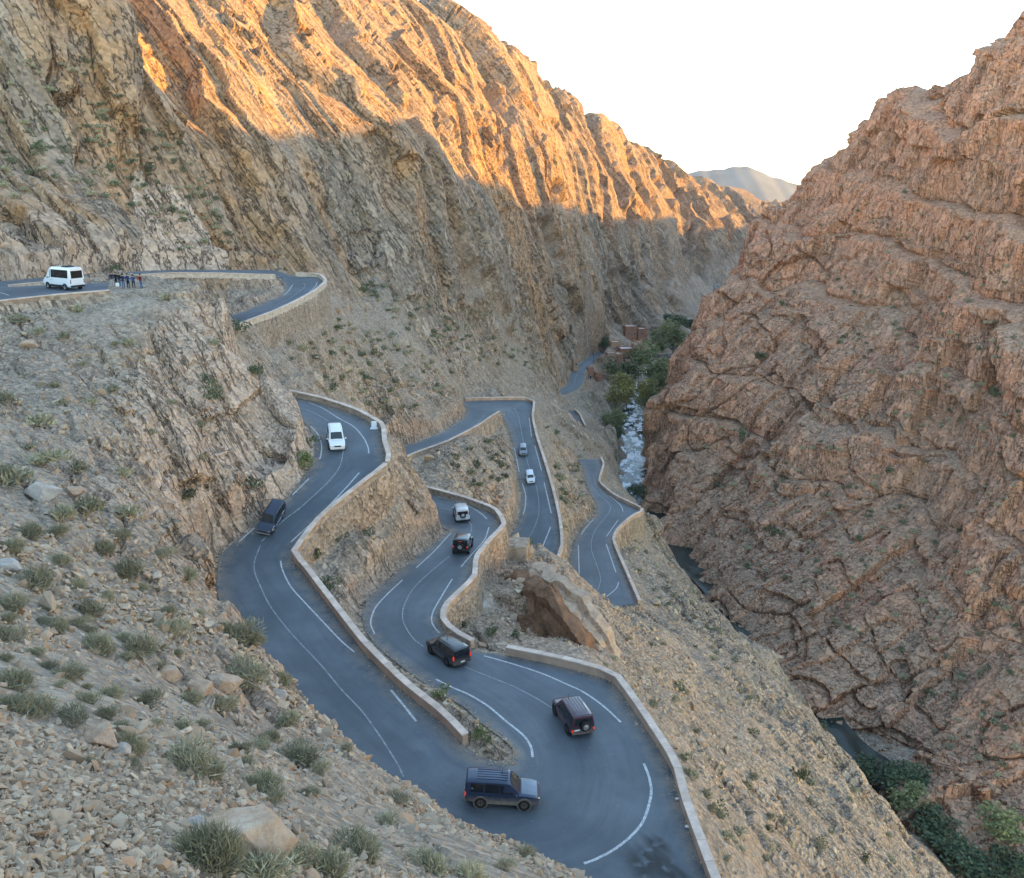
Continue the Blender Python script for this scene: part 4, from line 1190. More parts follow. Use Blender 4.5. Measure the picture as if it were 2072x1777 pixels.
f1 = lambda x, y: (x*.35157, 485.6+y*.35157)
f7 = lambda x, y: (1295+.45333*x, 971.3+.45333*y)
BOULD = [ # conv, base point, width in that zoom, label, material, flatness
 (f5, 1215, 1640, 500, 'huge flat-topped orange boulder beside the big green shrub at the bottom', 'boulder', .62),
 (f5, 945, 1525, 120, 'small pale grey boulder against the left end of the huge boulder', 'boulder_grey', .8),
 (f5, 45, 235, 130, 'pale rounded boulder at the left edge of the scree slope', 'boulder_grey', .6),
 (f5, 490, 1090, 200, 'broad light brown boulder half buried in the scree', 'boulder', .6),
 (f5, 600, 1150, 95, 'grey boulder just below the broad half buried one', 'boulder_grey', .7),
 (f5, 1110, 830, 150, 'dark cracked boulder next to a tall shrub near the road edge', 'boulder', .85),
 (f5, 825, 780, 120, 'upright blocky boulder left of the cracked boulders', 'boulder', .9),
 (f5, 1010, 835, 120, 'brown boulder in the middle of the row of cracked boulders', 'boulder', .8),
 (f5, 1375, 890, 120, 'pale boulder just above the edge of the near road', 'boulder_grey', .75),
 (f5, 205, 1720, 70, 'single light stone standing upright at the bottom left', 'boulder', .9),
 (f1, 180, 805, 140, 'large grey boulder on the upper left slope', 'boulder_grey', .6),
 (f1, 250, 1470, 170, 'grey boulder among shrubs below the rock slabs', 'boulder_grey', .7),
 (f1, 170, 620, 110, 'flat tan boulder under the low stone wall', 'boulder', .6),
 (f1, 430, 1460, 90, 'tan boulder right of the grey boulder below the slabs', 'boulder', .7),
 (z2, 1285, 985, 65, 'pale boulder on top of the spur above the lower road', 'boulder', .7),
 (z4, 1685, 905, 60, 'light boulder lying on the slope right of the hairpin wall', 'boulder', .6),
 (z4, 1980, 1190, 70, 'pale boulder far out on the slope above the gorge', 'boulder', .7),
 (z4, 1930, 1150, 50, 'small pale boulder beside another on the gorge slope', 'boulder', .7),
]
for i, (cv, bx_, by_, w_, lab, mt, fl) in enumerate(BOULD):
    u_, v_ = cv(bx_, by_)
    sc = {f5: .40775, f1: .35157, z2: .39063, z4: .31666}[cv]
    p = pick(u_, v_)
    if p is None: continue
    zc = proj(p)[2]
    o = bpy.data.objects.new('boulder', boulder_mesh(i+3, fl, 16, mt, 5 if w_ > 300 else 3))
    col.objects.link(o)
    W = w_*sc/FPX*zc/1.12
    o.scale = (W, W, W)
    o.location = p+np.array([0, 0, .12*W]) ; o.rotation_euler = (random.uniform(-.15, .15), random.uniform(-.1, .25), random.uniform(-.3, .3))
    tag(o, lab, 'boulder', 'boulders on the slopes')
# ------------------------------------------------------------------ shrubs
def leaf_mat(name, a, b, c3, transl=.15):
    t = NT(name)
    oi = t.n('ObjectInfo'); g = t.n('NewGeometry')
    r = t.math('FRACT', t.math('ADD', g.outputs['Random Per Island'], oi.outputs['Random']))
    c = t.ramp(r, [(0, a), (.45, b), (1, c3)])
    hs = t.n('HueSaturation'); t.l(c, hs.inputs['Color']); t.l(t.mapr(oi.outputs['Random'], 0, 1, .75, 1.25), hs.inputs['Value'])
    t.color(hs.outputs[0]); t.rough(.8); t.b.inputs['Specular IOR Level'].default_value = .15
    return t.m
M['sh_dry'] = leaf_mat('dry_grey_green_shrub', (.265, .245, .155), (.345, .315, .205), (.43, .385, .255))
M['sh_olive'] = leaf_mat('olive_shrub', (.20, .19, .115), (.265, .245, .15), (.33, .30, .19))
M['sh_straw'] = leaf_mat('straw_coloured_shrub', (.42, .36, .23), (.52, .45, .29), (.38, .34, .21))
M['sh_dark'] = leaf_mat('dark_green_shrub', (.085, .10, .055), (.125, .14, .08), (.17, .175, .105))
M['sh_green'] = leaf_mat('fresh_green_shrub', (.10, .13, .05), (.15, .18, .07), (.21, .22, .09))
def blade_shrub(seed, n, mat, hgt=.62, wid=.02, spread=1.0):
    """a mound of thin stems and narrow leaves, about 1 m across, base at the origin"""
    r = np.random.default_rng(seed)
    vs, fs = [], []
    lob = [np.array([r.normal(0, .13), r.normal(0, .13), r.uniform(.0, .12)]) for _ in range(5)]
    for k in range(n):
        az_ = r.uniform(0, 6.283); el = math.asin(r.uniform(.02, 1))
        d = np.array([math.cos(az_)*math.cos(el), math.sin(az_)*math.cos(el), math.sin(el)])
        rad = r.uniform(.35, 1.0)**.6*.40*r.uniform(.8, 1.1)
        c = lob[k % 5]+d*rad*np.array([spread, spread, hgt*1.35])
        q = unit(d*np.array([1, 1, .7])*.8+r.normal(0, .45, 3)+np.array([0, 0, .45]))
        L = r.uniform(.09, .20)
        p0 = c-q*L*.6; p2 = c+q*L; p1 = c+r.normal(0, .012, 3)
        p0[2] = max(p0[2], 0)
        s = unit(np.cross(q, r.normal(0, 1, 3)))*wid*r.uniform(.6, 1.4)
        b = len(vs)
        vs += [p0-s*.4, p0+s*.4, p1+s, p1-s, p2]
        fs += [[b, b+1, b+2], [b, b+2, b+3], [b+3, b+2, b+4]]
    me = bpy.data.meshes.new('shrub'); me.from_pydata([tuple(v) for v in vs], [], fs); me.materials.append(M[mat])
    return me
def leaf_shrub(seed, n, mat, hgt=.8, leaf=.07):
    r = np.random.default_rng(seed)
    vs, fs = [], []
    cl = [(r.normal(0, .2), r.normal(0, .2), r.uniform(.15, .55)*hgt, r.uniform(.16, .3)) for _ in range(7)]
    for k in range(n):
        c = cl[k % 7]
        d = unit(r.normal(0, 1, 3))*c[3]*r.uniform(.6, 1.1)
        p = np.array(c[:3])+d*np.array([1, 1, hgt])
        p[2] = max(p[2], .02)
        a = unit(r.normal(0, 1, 3)); b_ = unit(np.cross(a, r.normal(0, 1, 3)))
        L = leaf*r.uniform(.6, 1.4); b = len(vs)
        vs += [p-a*L, p+b_*L*.5, p+a*L, p-b_*L*.5]; fs += [[b, b+1, b+2, b+3]]
    me = bpy.data.meshes.new('shrub'); me.from_pydata([tuple(v) for v in vs], [], fs); me.materials.append(M[mat])
    return me
NEARDRY = [blade_shrub(s, 900, 'sh_dry', .6+.1*(s % 2), .010) for s in range(5)]
NEARSTRAW = [blade_shrub(s+20, 600, 'sh_straw', .6, .010) for s in range(2)]
FARDRY = [blade_shrub(s+40, 200, 'sh_dry', .65, .03) for s in range(3)]
FARSTRAW = [blade_shrub(s+50, 80, 'sh_straw', .6, .04) for s in range(2)]
DARK = [leaf_shrub(s+60, 150, 'sh_dark', .8, .09) for s in range(4)]
GREEN = [leaf_shrub(s+80, 300, 'sh_green', .8, .06) for s in range(2)]
srng = random.Random(5)
LM = [((497, 1680), 'the huge orange boulder'), ((200, 1490), 'the half buried boulder'), ((440, 1385), 'the cracked boulders'), ((18, 1145), 'the left edge boulder'), ((63, 768), 'the upper grey boulder'), ((88, 1000), 'the lower grey boulder'), ((60, 608), 'the low stone wall'), ((260, 590), 'the standing people'), ((549, 1050), 'the blue SUV'), ((470, 1190), 'the first near bend'), ((650, 1440), 'the straight near road edge'), ((900, 1660), 'the navy SUV'), ((1180, 1760), 'the bottom of the hairpin'), ((520, 800), 'the pale rock slab'),
 ((1237, 1361), 'the hairpin wall corner'), ((1379, 1610), 'the outer hairpin wall'), ((1441, 1777), 'the hairpin wall end'), ((1615, 1548), 'the solitary dark bush'), ((1290, 1240), 'the lower road end'), ((1525, 1592), 'the pale gorge boulders'), ((1580, 1320), 'the narrow river gap'), ((1190, 1290), 'the brown rock scar'), ((1725, 1510), 'the dark pool'), ((1900, 1740), 'the gorge trees'),
 ((960, 860), 'the middle ramp'), ((1045, 930), 'the third road'), ((1262, 705), 'the large ochre house'), ((1275, 980), 'the white rapids'), ((1200, 750), 'the stepped red building'), ((1340, 680), 'the upper stream'), ((1400, 620), 'the far end of the cliff'), ((1300, 850), 'the middle of the stream'), ((2010, 1690), 'the yellow-green round tree'), ((1830, 1560), 'the cliff foot')]
def rel_label(what, p, size, avoid=()):
    u, v, zc = [float(x) for x in proj(np.array(p))]
    (lu, lv), nm = min(LM, key=lambda q: (q[0][0]-u)**2+(q[0][1]-v)**2)
    dx, dy = u-lu, v-lv
    dist = math.hypot(dx, dy)
    ang = math.degrees(math.atan2(-dy, dx)) % 360
    dr = ['right of', 'up and right of', 'above', 'up and left of', 'left of', 'down and left of', 'below', 'down and right of'][int((ang+22.5)//45) % 8]
    far = 'close' if dist < 45 else 'a little way' if dist < 100 else 'well'
    return f'{size} {what} {far} {dr} {nm}'
AUTO = {'dry grey-green shrub on the scree slope left of the near road': 'grey-green shrub', 'grey-green shrub on the upper left slope below the lay-by': 'grey-green shrub', 'dry shrub on the slope between the hairpin wall and the gorge': 'dry shrub', 'dark shrub on the bank between the ramp and the third road': 'dark shrub'}
def put_shrub(p, size, meshes, label, group, tall=1.0):
    o = bpy.data.objects.new('shrub', srng.choice(meshes)); col.objects.link(o)
    o.location = (p[0], p[1], p[2]-.03*size)
    o.scale = (size, size*srng.uniform(.85, 1.15), size*tall*srng.uniform(.85, 1.15))
    o.rotation_euler = (srng.uniform(-.12, .12), srng.uniform(-.05, .2), srng.uniform(0, 6.28))
    if label in AUTO: label = rel_label(AUTO[label], p, 'tiny' if size < .7 else 'small' if size < .9 else 'medium' if size < 1.15 else 'large' if size < 1.4 else 'very large')
    tag(o, label, 'shrub', group)
    return o
def shrub_px(cv, sc, x, y, w, meshes, label, group, tall=1.0):
    u_, v_ = cv(x, y+w*.32)
    p = pick(u_, v_)
    if p is None or road_near(p) < .5: return
    put_shrub(p, w*sc/FPX*proj(p)[2]*1.25, meshes, label, group, tall)
L_FG = ('dry grey-green shrub on the scree slope left of the near road', 'shrubs on the near scree slope')
for (x, y, w) in [(60,120,130),(165,40,130),(180,270,170),(50,400,150),(450,420,140),(520,130,110),(620,235,150),(800,160,80),(930,250,110),(1150,540,170),(1260,570,90),(480,590,150),(690,610,150),(820,515,130),(340,730,150),(60,770,180),(190,900,170),(350,960,150),(565,840,110),(730,880,120),(960,870,110),(1060,880,120),(1220,750,170),(1400,780,110),(600,1020,90),(940,1170,220),(1050,1220,160),(1220,1190,80),(1490,1160,130),(1330,1290,130),(1440,970,110),(1300,1690,250),(1490,1660,150),(20,540,130),(280,40,90),(600,60,80),(830,440,80),(290,180,90),(390,320,90),(1520,1340,60),(1350,1370,100),(440,820,60),(100,560,70),(250,420,70),(700,330,70),(880,640,60),(1000,460,60),(1130,900,80),(1250,880,80),(760,1010,60)]:
    shrub_px(f5, .40775, x, y, w, NEARDRY, *L_FG)
for (x, y, w) in [(810,1610,210),(640,1700,220),(1150,1690,170),(690,1130,110),(490,1150,140),(340,1290,150),(560,1350,60),(930,1480,110),(980,1380,90),(1280,1730,110)]:
    shrub_px(z3, .40762, x, y, w, NEARDRY, *L_FG)
shrub_px(f5, .40775, 1075, 1620, 270, [blade_shrub(99, 2600, 'sh_olive', .75, .007)], 'largest olive shrub in front of the huge orange boulder', 'shrubs on the near scree slope', 1.15)
shrub_px(f5, .40775, 680, 1110, 110, NEARSTRAW, 'yellow straw tuft below the half buried boulder', 'straw tufts on the near slope', 1.2)
for (x, y, w, lab) in [(1350,1720,150,'pale straw shrub at the bottom edge beside the hairpin'),(1620,1635,110,'feathery pale grass tuft hanging over the hairpin road'),(1510,1710,80,'small straw tuft between two shrubs at the bottom'),(1390,1515,60,'small straw tuft on the lip right above the hairpin asphalt')]:
    shrub_px(z3, .40762, x, y, w, NEARSTRAW, lab, 'straw tufts on the near slope', 1.2)
L_UP = ('grey-green shrub on the upper left slope below the lay-by', 'shrubs on the near scree slope')
for (x, y, w) in [(330,350,90),(450,390,80),(110,430,100),(45,900,110),(225,520,70),(360,540,70),(270,1230,170),(230,1030,140),(420,1080,100),(60,1340,180),(460,1300,100),(710,1340,100),(560,1390,110),(500,1520,170),(350,1560,150),(740,1545,130),(650,840,80),(850,900,80),(980,930,60),(530,920,80),(360,930,60),(970,1580,100),(740,570,90),(660,590,60),(1230,580,60),(1460,750,60),(600,1180,60),(1160,1050,60),(1150,1240,70),(950,320,60),(1050,300,50),(560,430,50),(120,700,60),(300,820,60),(480,700,50),(770,1230,50),(880,1100,50),(160,1180,80)]:
    shrub_px(f1, .35157, x, y, w, FARDRY, *L_UP)
for (x, y, w, tl, lab) in [(1370,500,75,1,'dark bush near the top of the pale rock slab'),(1240,880,85,1.9,'tall dark bush in the crack of the rock slab'),(1070,1470,90,1.5,'dark bush at the foot of the cracked rock by the road'),(1440,1400,95,1.3,'green bush low on the rock slab above the blue SUV'),(1180,800,50,1.2,'small dark bush above the tall one in the slab crack'),(1460,750,70,1.6,'dark bush in the right-hand crack of the slab')]:
    shrub_px(f1, .35157, x, y, w, DARK, lab, 'dark bushes on the rock slab', tl)
for (x, y, w, lab) in [(1785,1165,75,'light green bush at the inner kerb beside the white SUV'),(1750,1265,110,'green bush at the slab foot below the white SUV')]:
    shrub_px(f1, .35157, x, y, w, GREEN, lab, 'green bushes along the inner kerb')
# island in the hairpin
for (x, y, w, lab) in [(1325,990,95,'taller green bush at the end of the dividing wall'),(1400,1050,95,'second green bush on the gravel tip of the hairpin'),(1190,850,90,'low green weeds behind the dividing wall'),(930,590,100,'sparse weed bush leaning over the dividing wall')]:
    shrub_px(z3, .40762, x, y, w, GREEN, lab, 'bushes on the hairpin island')
for (x, y, w, lab) in [(250,905,85,'round dark bush below the diagonal wall'),(185,995,80,'second dark bush below the diagonal wall corner'),(555,650,55,'small dark bush on the light rock spur'),(800,925,50,'dark bush at the rocky inner kerb near the jeep'),(690,1050,50,'bush at the foot of the spur beside the second road'),(590,1120,60,'bush where the spur meets the second road'),(540,1165,60,'low bush on the inner kerb of the second road'),(410,1300,55,'green bush squeezed between the two near walls'),(240,1135,70,'bush under the parapet behind the wall corner'),(270,1165,60,'small bush beside the one under the parapet'),(455,890,60,'bush in the middle of the spur face'),(325,905,55,'small bush right of the round dark bush'),(1095,1395,75,'shrub on the sand below the brown scar'),(1220,1420,55,'small shrub at the foot of the brown scar'),(950,1370,50,'shrub beside the short curved parapet'),(1275,935,60,'straw shrub on the spur crest above the third road')]:
    shrub_px(z2, .39063, x, y, w, DARK, lab, 'bushes between the near roads')
# random shrubs over picture regions, each with its own region label
FARLIST = []
def region(poly, n, wmin, wmax, meshes, label, group, hill_only=None, rmin=1.2):
    poly = np.array(poly, float)
    x0, y0 = poly.min(0); x1, y1 = poly.max(0)
    done = 0; tries = 0
    while done < n and tries < n*12:
        tries += 1
        u_, v_ = srng.uniform(x0, x1), srng.uniform(y0, y1)
        c_ = False; j = len(poly)-1
        for i in range(len(poly)):
            if (poly[i][1] > v_) != (poly[j][1] > v_) and u_ < (poly[j][0]-poly[i][0])*(v_-poly[i][1])/(poly[j][1]-poly[i][1])+poly[i][0]: c_ = not c_
            j = i
        if not c_: continue
        p = pick(u_, v_)
        if p is None or road_near(p) < rmin: continue
        zc = proj(p)[2]
        w_ = srng.uniform(wmin, wmax)
        if label: put_shrub(p, w_, meshes, label, group)
        else: FARLIST.append((p, w_, srng.choice(meshes)))
        done += 1
region([(1300,1260),(1480,1290),(1640,1430),(1740,1570),(1900,1760),(1460,1770),(1390,1600),(1280,1420),(1200,1320)], 72, .6, 1.5, FARDRY+FARDRY+DARK[:2]+FARSTRAW[:1], 'dry shrub on the slope between the hairpin wall and the gorge', 'shrubs on the slope above the gorge')
region([(10,1250),(200,1180),(470,1250),(640,1460),(900,1680),(700,1700),(420,1560),(150,1600),(10,1500)], 34, .45, .95, NEARDRY, *L_FG)
region([(900,930),(1010,880),(1040,960),(1020,1000),(940,985)], 26, .8, 1.8, DARK, 'dark shrub on the bank between the ramp and the third road', 'shrubs on the bank inside the middle hairpin')
region([(1090,840),(1180,900),(1200,960),(1160,1060),(1140,1080),(1100,900)], 34, .8, 1.8, DARK+FARDRY, None, None)
region([(560,690),(700,640),(940,740),(930,790),(800,840),(640,790)], 120, .8, 1.9, DARK+FARDRY, None, None)
region([(1290,1060),(1385,1160),(1480,1290),(1300,1240),(1270,1120)], 26, .7, 1.6, FARDRY+DARK, None, None)
region([(700,560),(1000,640),(1150,760),(960,730),(860,700)], 120, 1.0, 2.2, DARK+FARDRY, None, None)
region([(0,120),(180,120),(380,300),(520,480),(400,540),(230,400),(0,400)], 240, .8, 2.2, DARK+FARDRY, None, None)
region([(0,550),(150,552),(450,540),(240,545),(0,535)], 16, .7, 1.5, DARK+FARDRY, None, None)
region([(1620,400),(1780,300),(1900,420),(2060,560),(2060,1100),(1900,1000),(1700,800),(1560,600)], 230, .8, 2.0, DARK+FARDRY+FARDRY, None, None)
region([(1400,800),(1700,900),(2060,1230),(2060,1600),(1900,1500),(1750,1300),(1500,1150)], 220, .8, 2.2, DARK+FARDRY+FARDRY, None, None)
for (x, y, w, tl, lab) in [(1945,960,95,1.6,'large dark bush beside the pale rock tower at the right edge'),(1010,885,80,.8,'dark bush on a ledge in the middle of the red cliff'),(555,830,60,1.6,'tall dark bush clinging to the left of the red cliff'),(635,405,50,1,'dark bush high on the far edge of the red cliff'),(770,125,40,1,'small dark bush near the far top of the cliff'),(1910,610,40,1.4,'narrow green bush on the right of the red cliff'),(735,1350,60,1.2,'dark bush low on the red cliff above the water'),(1340,1020,50,.8,'green bush on the ledge above the big rock band'),(1710,1350,35,1.4,'green bush in the notch of the rock band')]:
    shrub_px(lambda a, b: (1295+.37506*a, 566.6+.37506*b), .37506, x, y, w, DARK, lab, 'large bushes on the red cliff', tl)

def join_stuff(name, items):
    vs, tri, mat_i, base_i = [], [], [], 0
    mats = []
    cache = {}
    for p, w_, me in items:
        if me.name not in cache:
            me.calc_loop_triangles()
            cache[me.name] = (np.array([q.co[:] for q in me.vertices]), np.array([q.vertices[:] for q in me.loop_triangles]))
            if me.materials[0] not in mats: mats.append(me.materials[0])
        v, f = cache[me.name]
        a = srng.uniform(0, 6.28); c, s = math.cos(a), math.sin(a)
        q = v@np.array([[c, s, 0], [-s, c, 0], [0, 0, srng.uniform(.8, 1.1)]])*w_+np.array([p[0], p[1], p[2]-.03*w_])
        vs.append(q); tri.append(f+base_i); base_i += len(v)
        mat_i += [mats.index(me.materials[0])]*len(f)
    o = mesh_np(name, np.concatenate(vs), np.concatenate(tri), None, False)
    for m in mats: o.data.materials.append(m)
    o.data.polygons.foreach_set('material_index', np.array(mat_i, np.int32))
    tag(o, 'small scattered shrubs dotting the mountain, far banks and red cliff', 'shrubs', None, 'stuff')
join_stuff('scattered_shrubs', FARLIST)

# ------------------------------------------------------------------ trees along the river
def crown_mesh(seed, n, mat, leaf, shape):
    r = np.random.default_rng(seed)
    cl = []
    for k in range(22):
        d = unit(r.normal(0, 1, 3)); rad = r.uniform(.25, .95)
        cl.append((d*rad*np.array(shape)*.62+np.array([0, 0, shape[2]*.62+.25]), r.uniform(.14, .27)))
    P0, A, B = [], [], []
    ci = r.integers(0, 22, n)
    cen = np.array([c[0] for c in cl])[ci]; rad = np.array([c[1] for c in cl])[ci]
    d = r.normal(0, 1, (n, 3)); d /= np.linalg.norm(d, axis=1, keepdims=True)
    p = cen+d*(rad*r.uniform(.5, 1.15, n))[:, None]
    a = r.normal(0, 1, (n, 3)); a /= np.linalg.norm(a, axis=1, keepdims=True)
    b = np.cross(a, r.normal(0, 1, (n, 3))); b /= np.linalg.norm(b, axis=1, keepdims=True)
    L = (leaf*r.uniform(.6, 1.4, n))[:, None]
    V = np.stack([p-a*L, p+b*L*.6, p+a*L, p-b*L*.6], 1).reshape(-1, 3)
    F = np.arange(n*4).reshape(n, 4)
    me = bpy.data.meshes.new('crown'); me.from_pydata([tuple(v) for v in V], [], F.tolist()); me.materials.append(M[mat])
    return me
def trunk_mesh(seed):
    r = random.Random(seed); bm = bmesh.new()
    def limb(a, b, r0, r1, k=6):
        a, b = Vector(a), Vector(b); d = (b-a).normalized(); s = d.orthogonal().normalized(); t_ = d.cross(s)
        ra = [bm.verts.new(a+(s*math.cos(i*6.283/k)+t_*math.sin(i*6.283/k))*r0) for i in range(k)]
        rb = [bm.verts.new(b+(s*math.cos(i*6.283/k)+t_*math.sin(i*6.283/k))*r1) for i in range(k)]
        for i in range(k): bm.faces.new((ra[i], ra[(i+1) % k], rb[(i+1) % k], rb[i]))
    limb((0, 0, -.1), (.02, 0, .4), .035, .026); limb((.02, 0, .4), (0, .02, .95), .026, .01)
    for i in range(5):
        a = r.uniform(0, 6.28); h = r.uniform(.3, .6)
        limb((.01, 0, h), (math.cos(a)*.3, math.sin(a)*.3, h+.32), .016, .006, 5)
    me = bpy.data.meshes.new('trunk'); bm.to_mesh(me); bm.free(); me.materials.append(M['bark'])
    return me
M['bark'] = simple('tree_bark', (.16, .12, .09), .9, .1, noise=(3, .3))
M['tr_green'] = leaf_mat('poplar_leaves', (.17, .20, .09), (.23, .255, .12), (.30, .305, .15))
M['tr_yellow'] = leaf_mat('turning_poplar_leaves', (.27, .25, .09), (.34, .305, .11), (.40, .345, .13))
M['tr_dark'] = leaf_mat('dark_riverside_leaves', (.06, .09, .055), (.09, .125, .07), (.13, .16, .09))
CRN = {'g': [crown_mesh(s, 1500, 'tr_green', .045, (.62, .62, .85)) for s in range(3)],
       'y': [crown_mesh(s+10, 1500, 'tr_yellow', .045, (.62, .62, .85)) for s in range(2)],
       'd': [crown_mesh(s+20, 1300, 'tr_dark', .05, (.8, .8, .55)) for s in range(3)]}
TRK = [trunk_mesh(s) for s in range(3)]
def tree(p, width, height, kind, label, group, name='poplar_tree'):
    e = bpy.data.objects.new(name, None); col.objects.link(e)
    e.location = p; e.rotation_euler = (0, 0, srng.uniform(0, 6.28))
    if group: label = rel_label(label, p, 'tall' if height > 7.5 else 'short')
    tag(e, label, 'tree', group)
    c = bpy.data.objects.new('crown', srng.choice(CRN[kind])); col.objects.link(c); c.parent = e
    c.scale = (width*1.3, width*1.3, height/(1.0 if name == 'poplar_tree' else 1.25))
    k = bpy.data.objects.new('trunk', srng.choice(TRK)); col.objects.link(k); k.parent = e
    k.scale = (height*.8, height*.8, height*.9)
    return e
RVY = RIVER
def valley_point(u, vbase):
    """ground point on the valley floor seen at u, v (falls back to the river level there)"""
    d = np.interp(vbase, [650, 720, 790, 830, 885, 930, 975, 1015], [89, 90.5, 92.5, 93.7, 95.2, 96.5, 98, 99.5])
    q = PD(u, vbase, d)
    g_ = float(ground_zv(np.array([q[0]]), np.array([q[1]]))[0])
    return np.array([q[0], q[1], max(q[2], min(g_, q[2]+6))])
K = {'g': 'green riverside poplar', 'y': 'yellowing riverside poplar', 'd': 'dark low riverside tree'}
TREES = [(730,690,850,180,'g'),(650,790,920,160,'g'),(600,870,1010,170,'y'),(560,1000,1130,140,'y'),(640,960,1100,130,'y'),(540,820,930,120,'g'),(800,640,740,130,'g'),(850,800,950,180,'g'),(800,930,1080,170,'y'),(840,1010,1170,170,'g'),(770,990,1160,110,'y'),(570,1150,1300,120,'g'),(500,1210,1280,80,'g'),(920,500,640,150,'g'),(980,530,700,150,'g'),(1010,480,560,120,'d'),(1090,440,520,110,'d'),(950,440,500,80,'d'),(880,620,720,110,'g'),(700,520,600,120,'d'),(640,540,600,60,'d'),(400,640,690,80,'d'),(560,1300,1420,80,'d'),(720,1660,1770,110,'d'),(530,1480,1580,60,'d'),(820,1320,1430,70,'d'),(900,740,800,80,'g'),(930,800,900,90,'g'),(880,880,1000,110,'g'),(760,560,640,60,'d'),(1040,560,640,90,'g'),(860,560,640,90,'g')]
tgrp = 'trees along the river'
for i, (x, yt, yb, w, kd) in enumerate(TREES):
    u_, v_ = z6(x, yb); p = valley_point(u_, v_)
    zc = proj(p)[2]
    W = w*.27325/FPX*zc; H = max(3.0, (yb-yt)*.27325/FPX*zc*1.05)
    lab = {'g': 'green poplar', 'y': 'yellowing poplar', 'd': 'dark riverside tree'}[kd]
    tree(p, W, H, kd, lab, tgrp+{'g': ', green', 'y': ', yellowing', 'd': ', dark'}[kd])
DT = [(1050,1290,150,100,'d'),(1180,1320,160,130,'d'),(1200,1430,150,110,'g'),(1300,1520,160,120,'d'),(1370,1620,160,120,'d'),(1460,1690,170,120,'d'),(1550,1740,170,120,'d'),(1640,1700,150,120,'d'),(985,1310,70,60,'d')]
def bank_point(u, v):
    q = pick(u, v)
    d = np.interp(v, [1490, 1565, 1640, 1740], [104, 104.5, 105, 105.5])
    r = PD(u, v, d-.5)
    return r
for (x, y, w, h, kd) in DT:
    u_, v_ = f7(x, y+h*.5); p = bank_point(u_, v_); zc = proj(p)[2]
    tree(p, w*.45333/FPX*zc, h*.45333/FPX*zc*1.1, kd, 'dark bushy tree' if kd == 'd' else 'lighter green tree', 'bushy trees in the gorge bottom'+('' if kd == 'd' else ', lighter'), 'riverside_tree')
u_, v_ = f7(1590, 1620); p = bank_point(u_, v_); zc = proj(p)[2]
tree(p, 170*.45333/FPX*zc, 170*.45333/FPX*zc, 'g', 'big yellow-green round tree at the lower right of the gorge', None, 'riverside_tree')
for (x, y, w, h, lab) in [(705,1280,70,110,'solitary dark bush on the steep bank above the gorge'),(740,890,90,110,'dark bush at the water edge under the cliff'),(830,1090,60,50,'small dark bush on the rocks by the lower water')]:
    u_, v_ = f7(x, y+h*.45); p = pick(u_, v_)
    if p is not None:
        zc = proj(p)[2]; put_shrub(p, w*.45333/FPX*zc, DARK, lab, 'dark bushes above the water', h/w*1.2)
# ------------------------------------------------------------------ vehicles
def paintmat(name, c, dusty=.35, rough=.28):
    t = NT(name)
    tc = t.n('TexCoord'); sz = t.n('SeparateXYZ'); t.l(tc.outputs['Object'], sz.inputs[0])
    n = t.noise(2.2, 4, .6, tc.outputs['Object'])
    d = t.math('MULTIPLY', t.mapr(sz.outputs[2], .95, .35), t.mapr(n, .3, .6, .3, 1), clamp=True)
    d = t.math('MULTIPLY', d, dusty*1.6, clamp=True)
    t.color(t.mix(d, c, (.36, .29, .22))); t.rough(t.mapr(d, 0, 1, rough, .8))
    t.b.inputs['Specular IOR Level'].default_value = .5; t.b.inputs['Coat Weight'].default_value = .6
    t.b.inputs['Coat Roughness'].default_value = .08
    return t.m
M['glass'] = simple('tinted_car_glass', (.012, .015, .018), .06, .6)
M['glassw'] = simple('windscreen_glass', (.03, .04, .045), .05, .7)
M['tyre'] = simple('tyre_rubber', (.028, .026, .025), .85, .2, noise=(8, .3))
M['rim'] = simple('alloy_rim', (.42, .42, .43), .35, .5, .8)
M['rimd'] = simple('dark_dusty_rim', (.07, .065, .06), .5, .4, .3)
M['trim'] = simple('black_plastic_trim', (.025, .025, .027), .6, .3)
M['chrome'] = simple('bright_trim', (.6, .6, .62), .2, .5, 1.0)
M['plate'] = simple('number_plate', (.75, .75, .72), .5, .3)
def emit(name, c, e, base=None):
    t = NT(name); t.color(base or c); t.rough(.2)
    t.b.inputs['Emission Color'].default_value = tuple(c)+(1,); t.b.inputs['Emission Strength'].default_value = e
    return t.m
M['head_on'] = emit('lit_headlamp', (1, .86, .6), 1.6, (.8, .8, .75))
M['head_off'] = simple('headlamp_lens', (.62, .64, .66), .12, .6)
M['tail_on'] = emit('lit_tail_lamp', (1, .05, .02), .12, (.5, .02, .02))
M['tail_off'] = simple('tail_lamp_lens', (.28, .012, .012), .2, .5)
M['sheen_bonnet'] = simple('bonnet_sky_sheen', (.13, .155, .19), .2, .5, .3, noise=(3, .15), coat=.4)  # lighter than the body to stand in for sky reflection on the bonnet
M['mud'] = simple('dusty_cladding', (.24, .205, .17), .75, .2, noise=(3, .25))

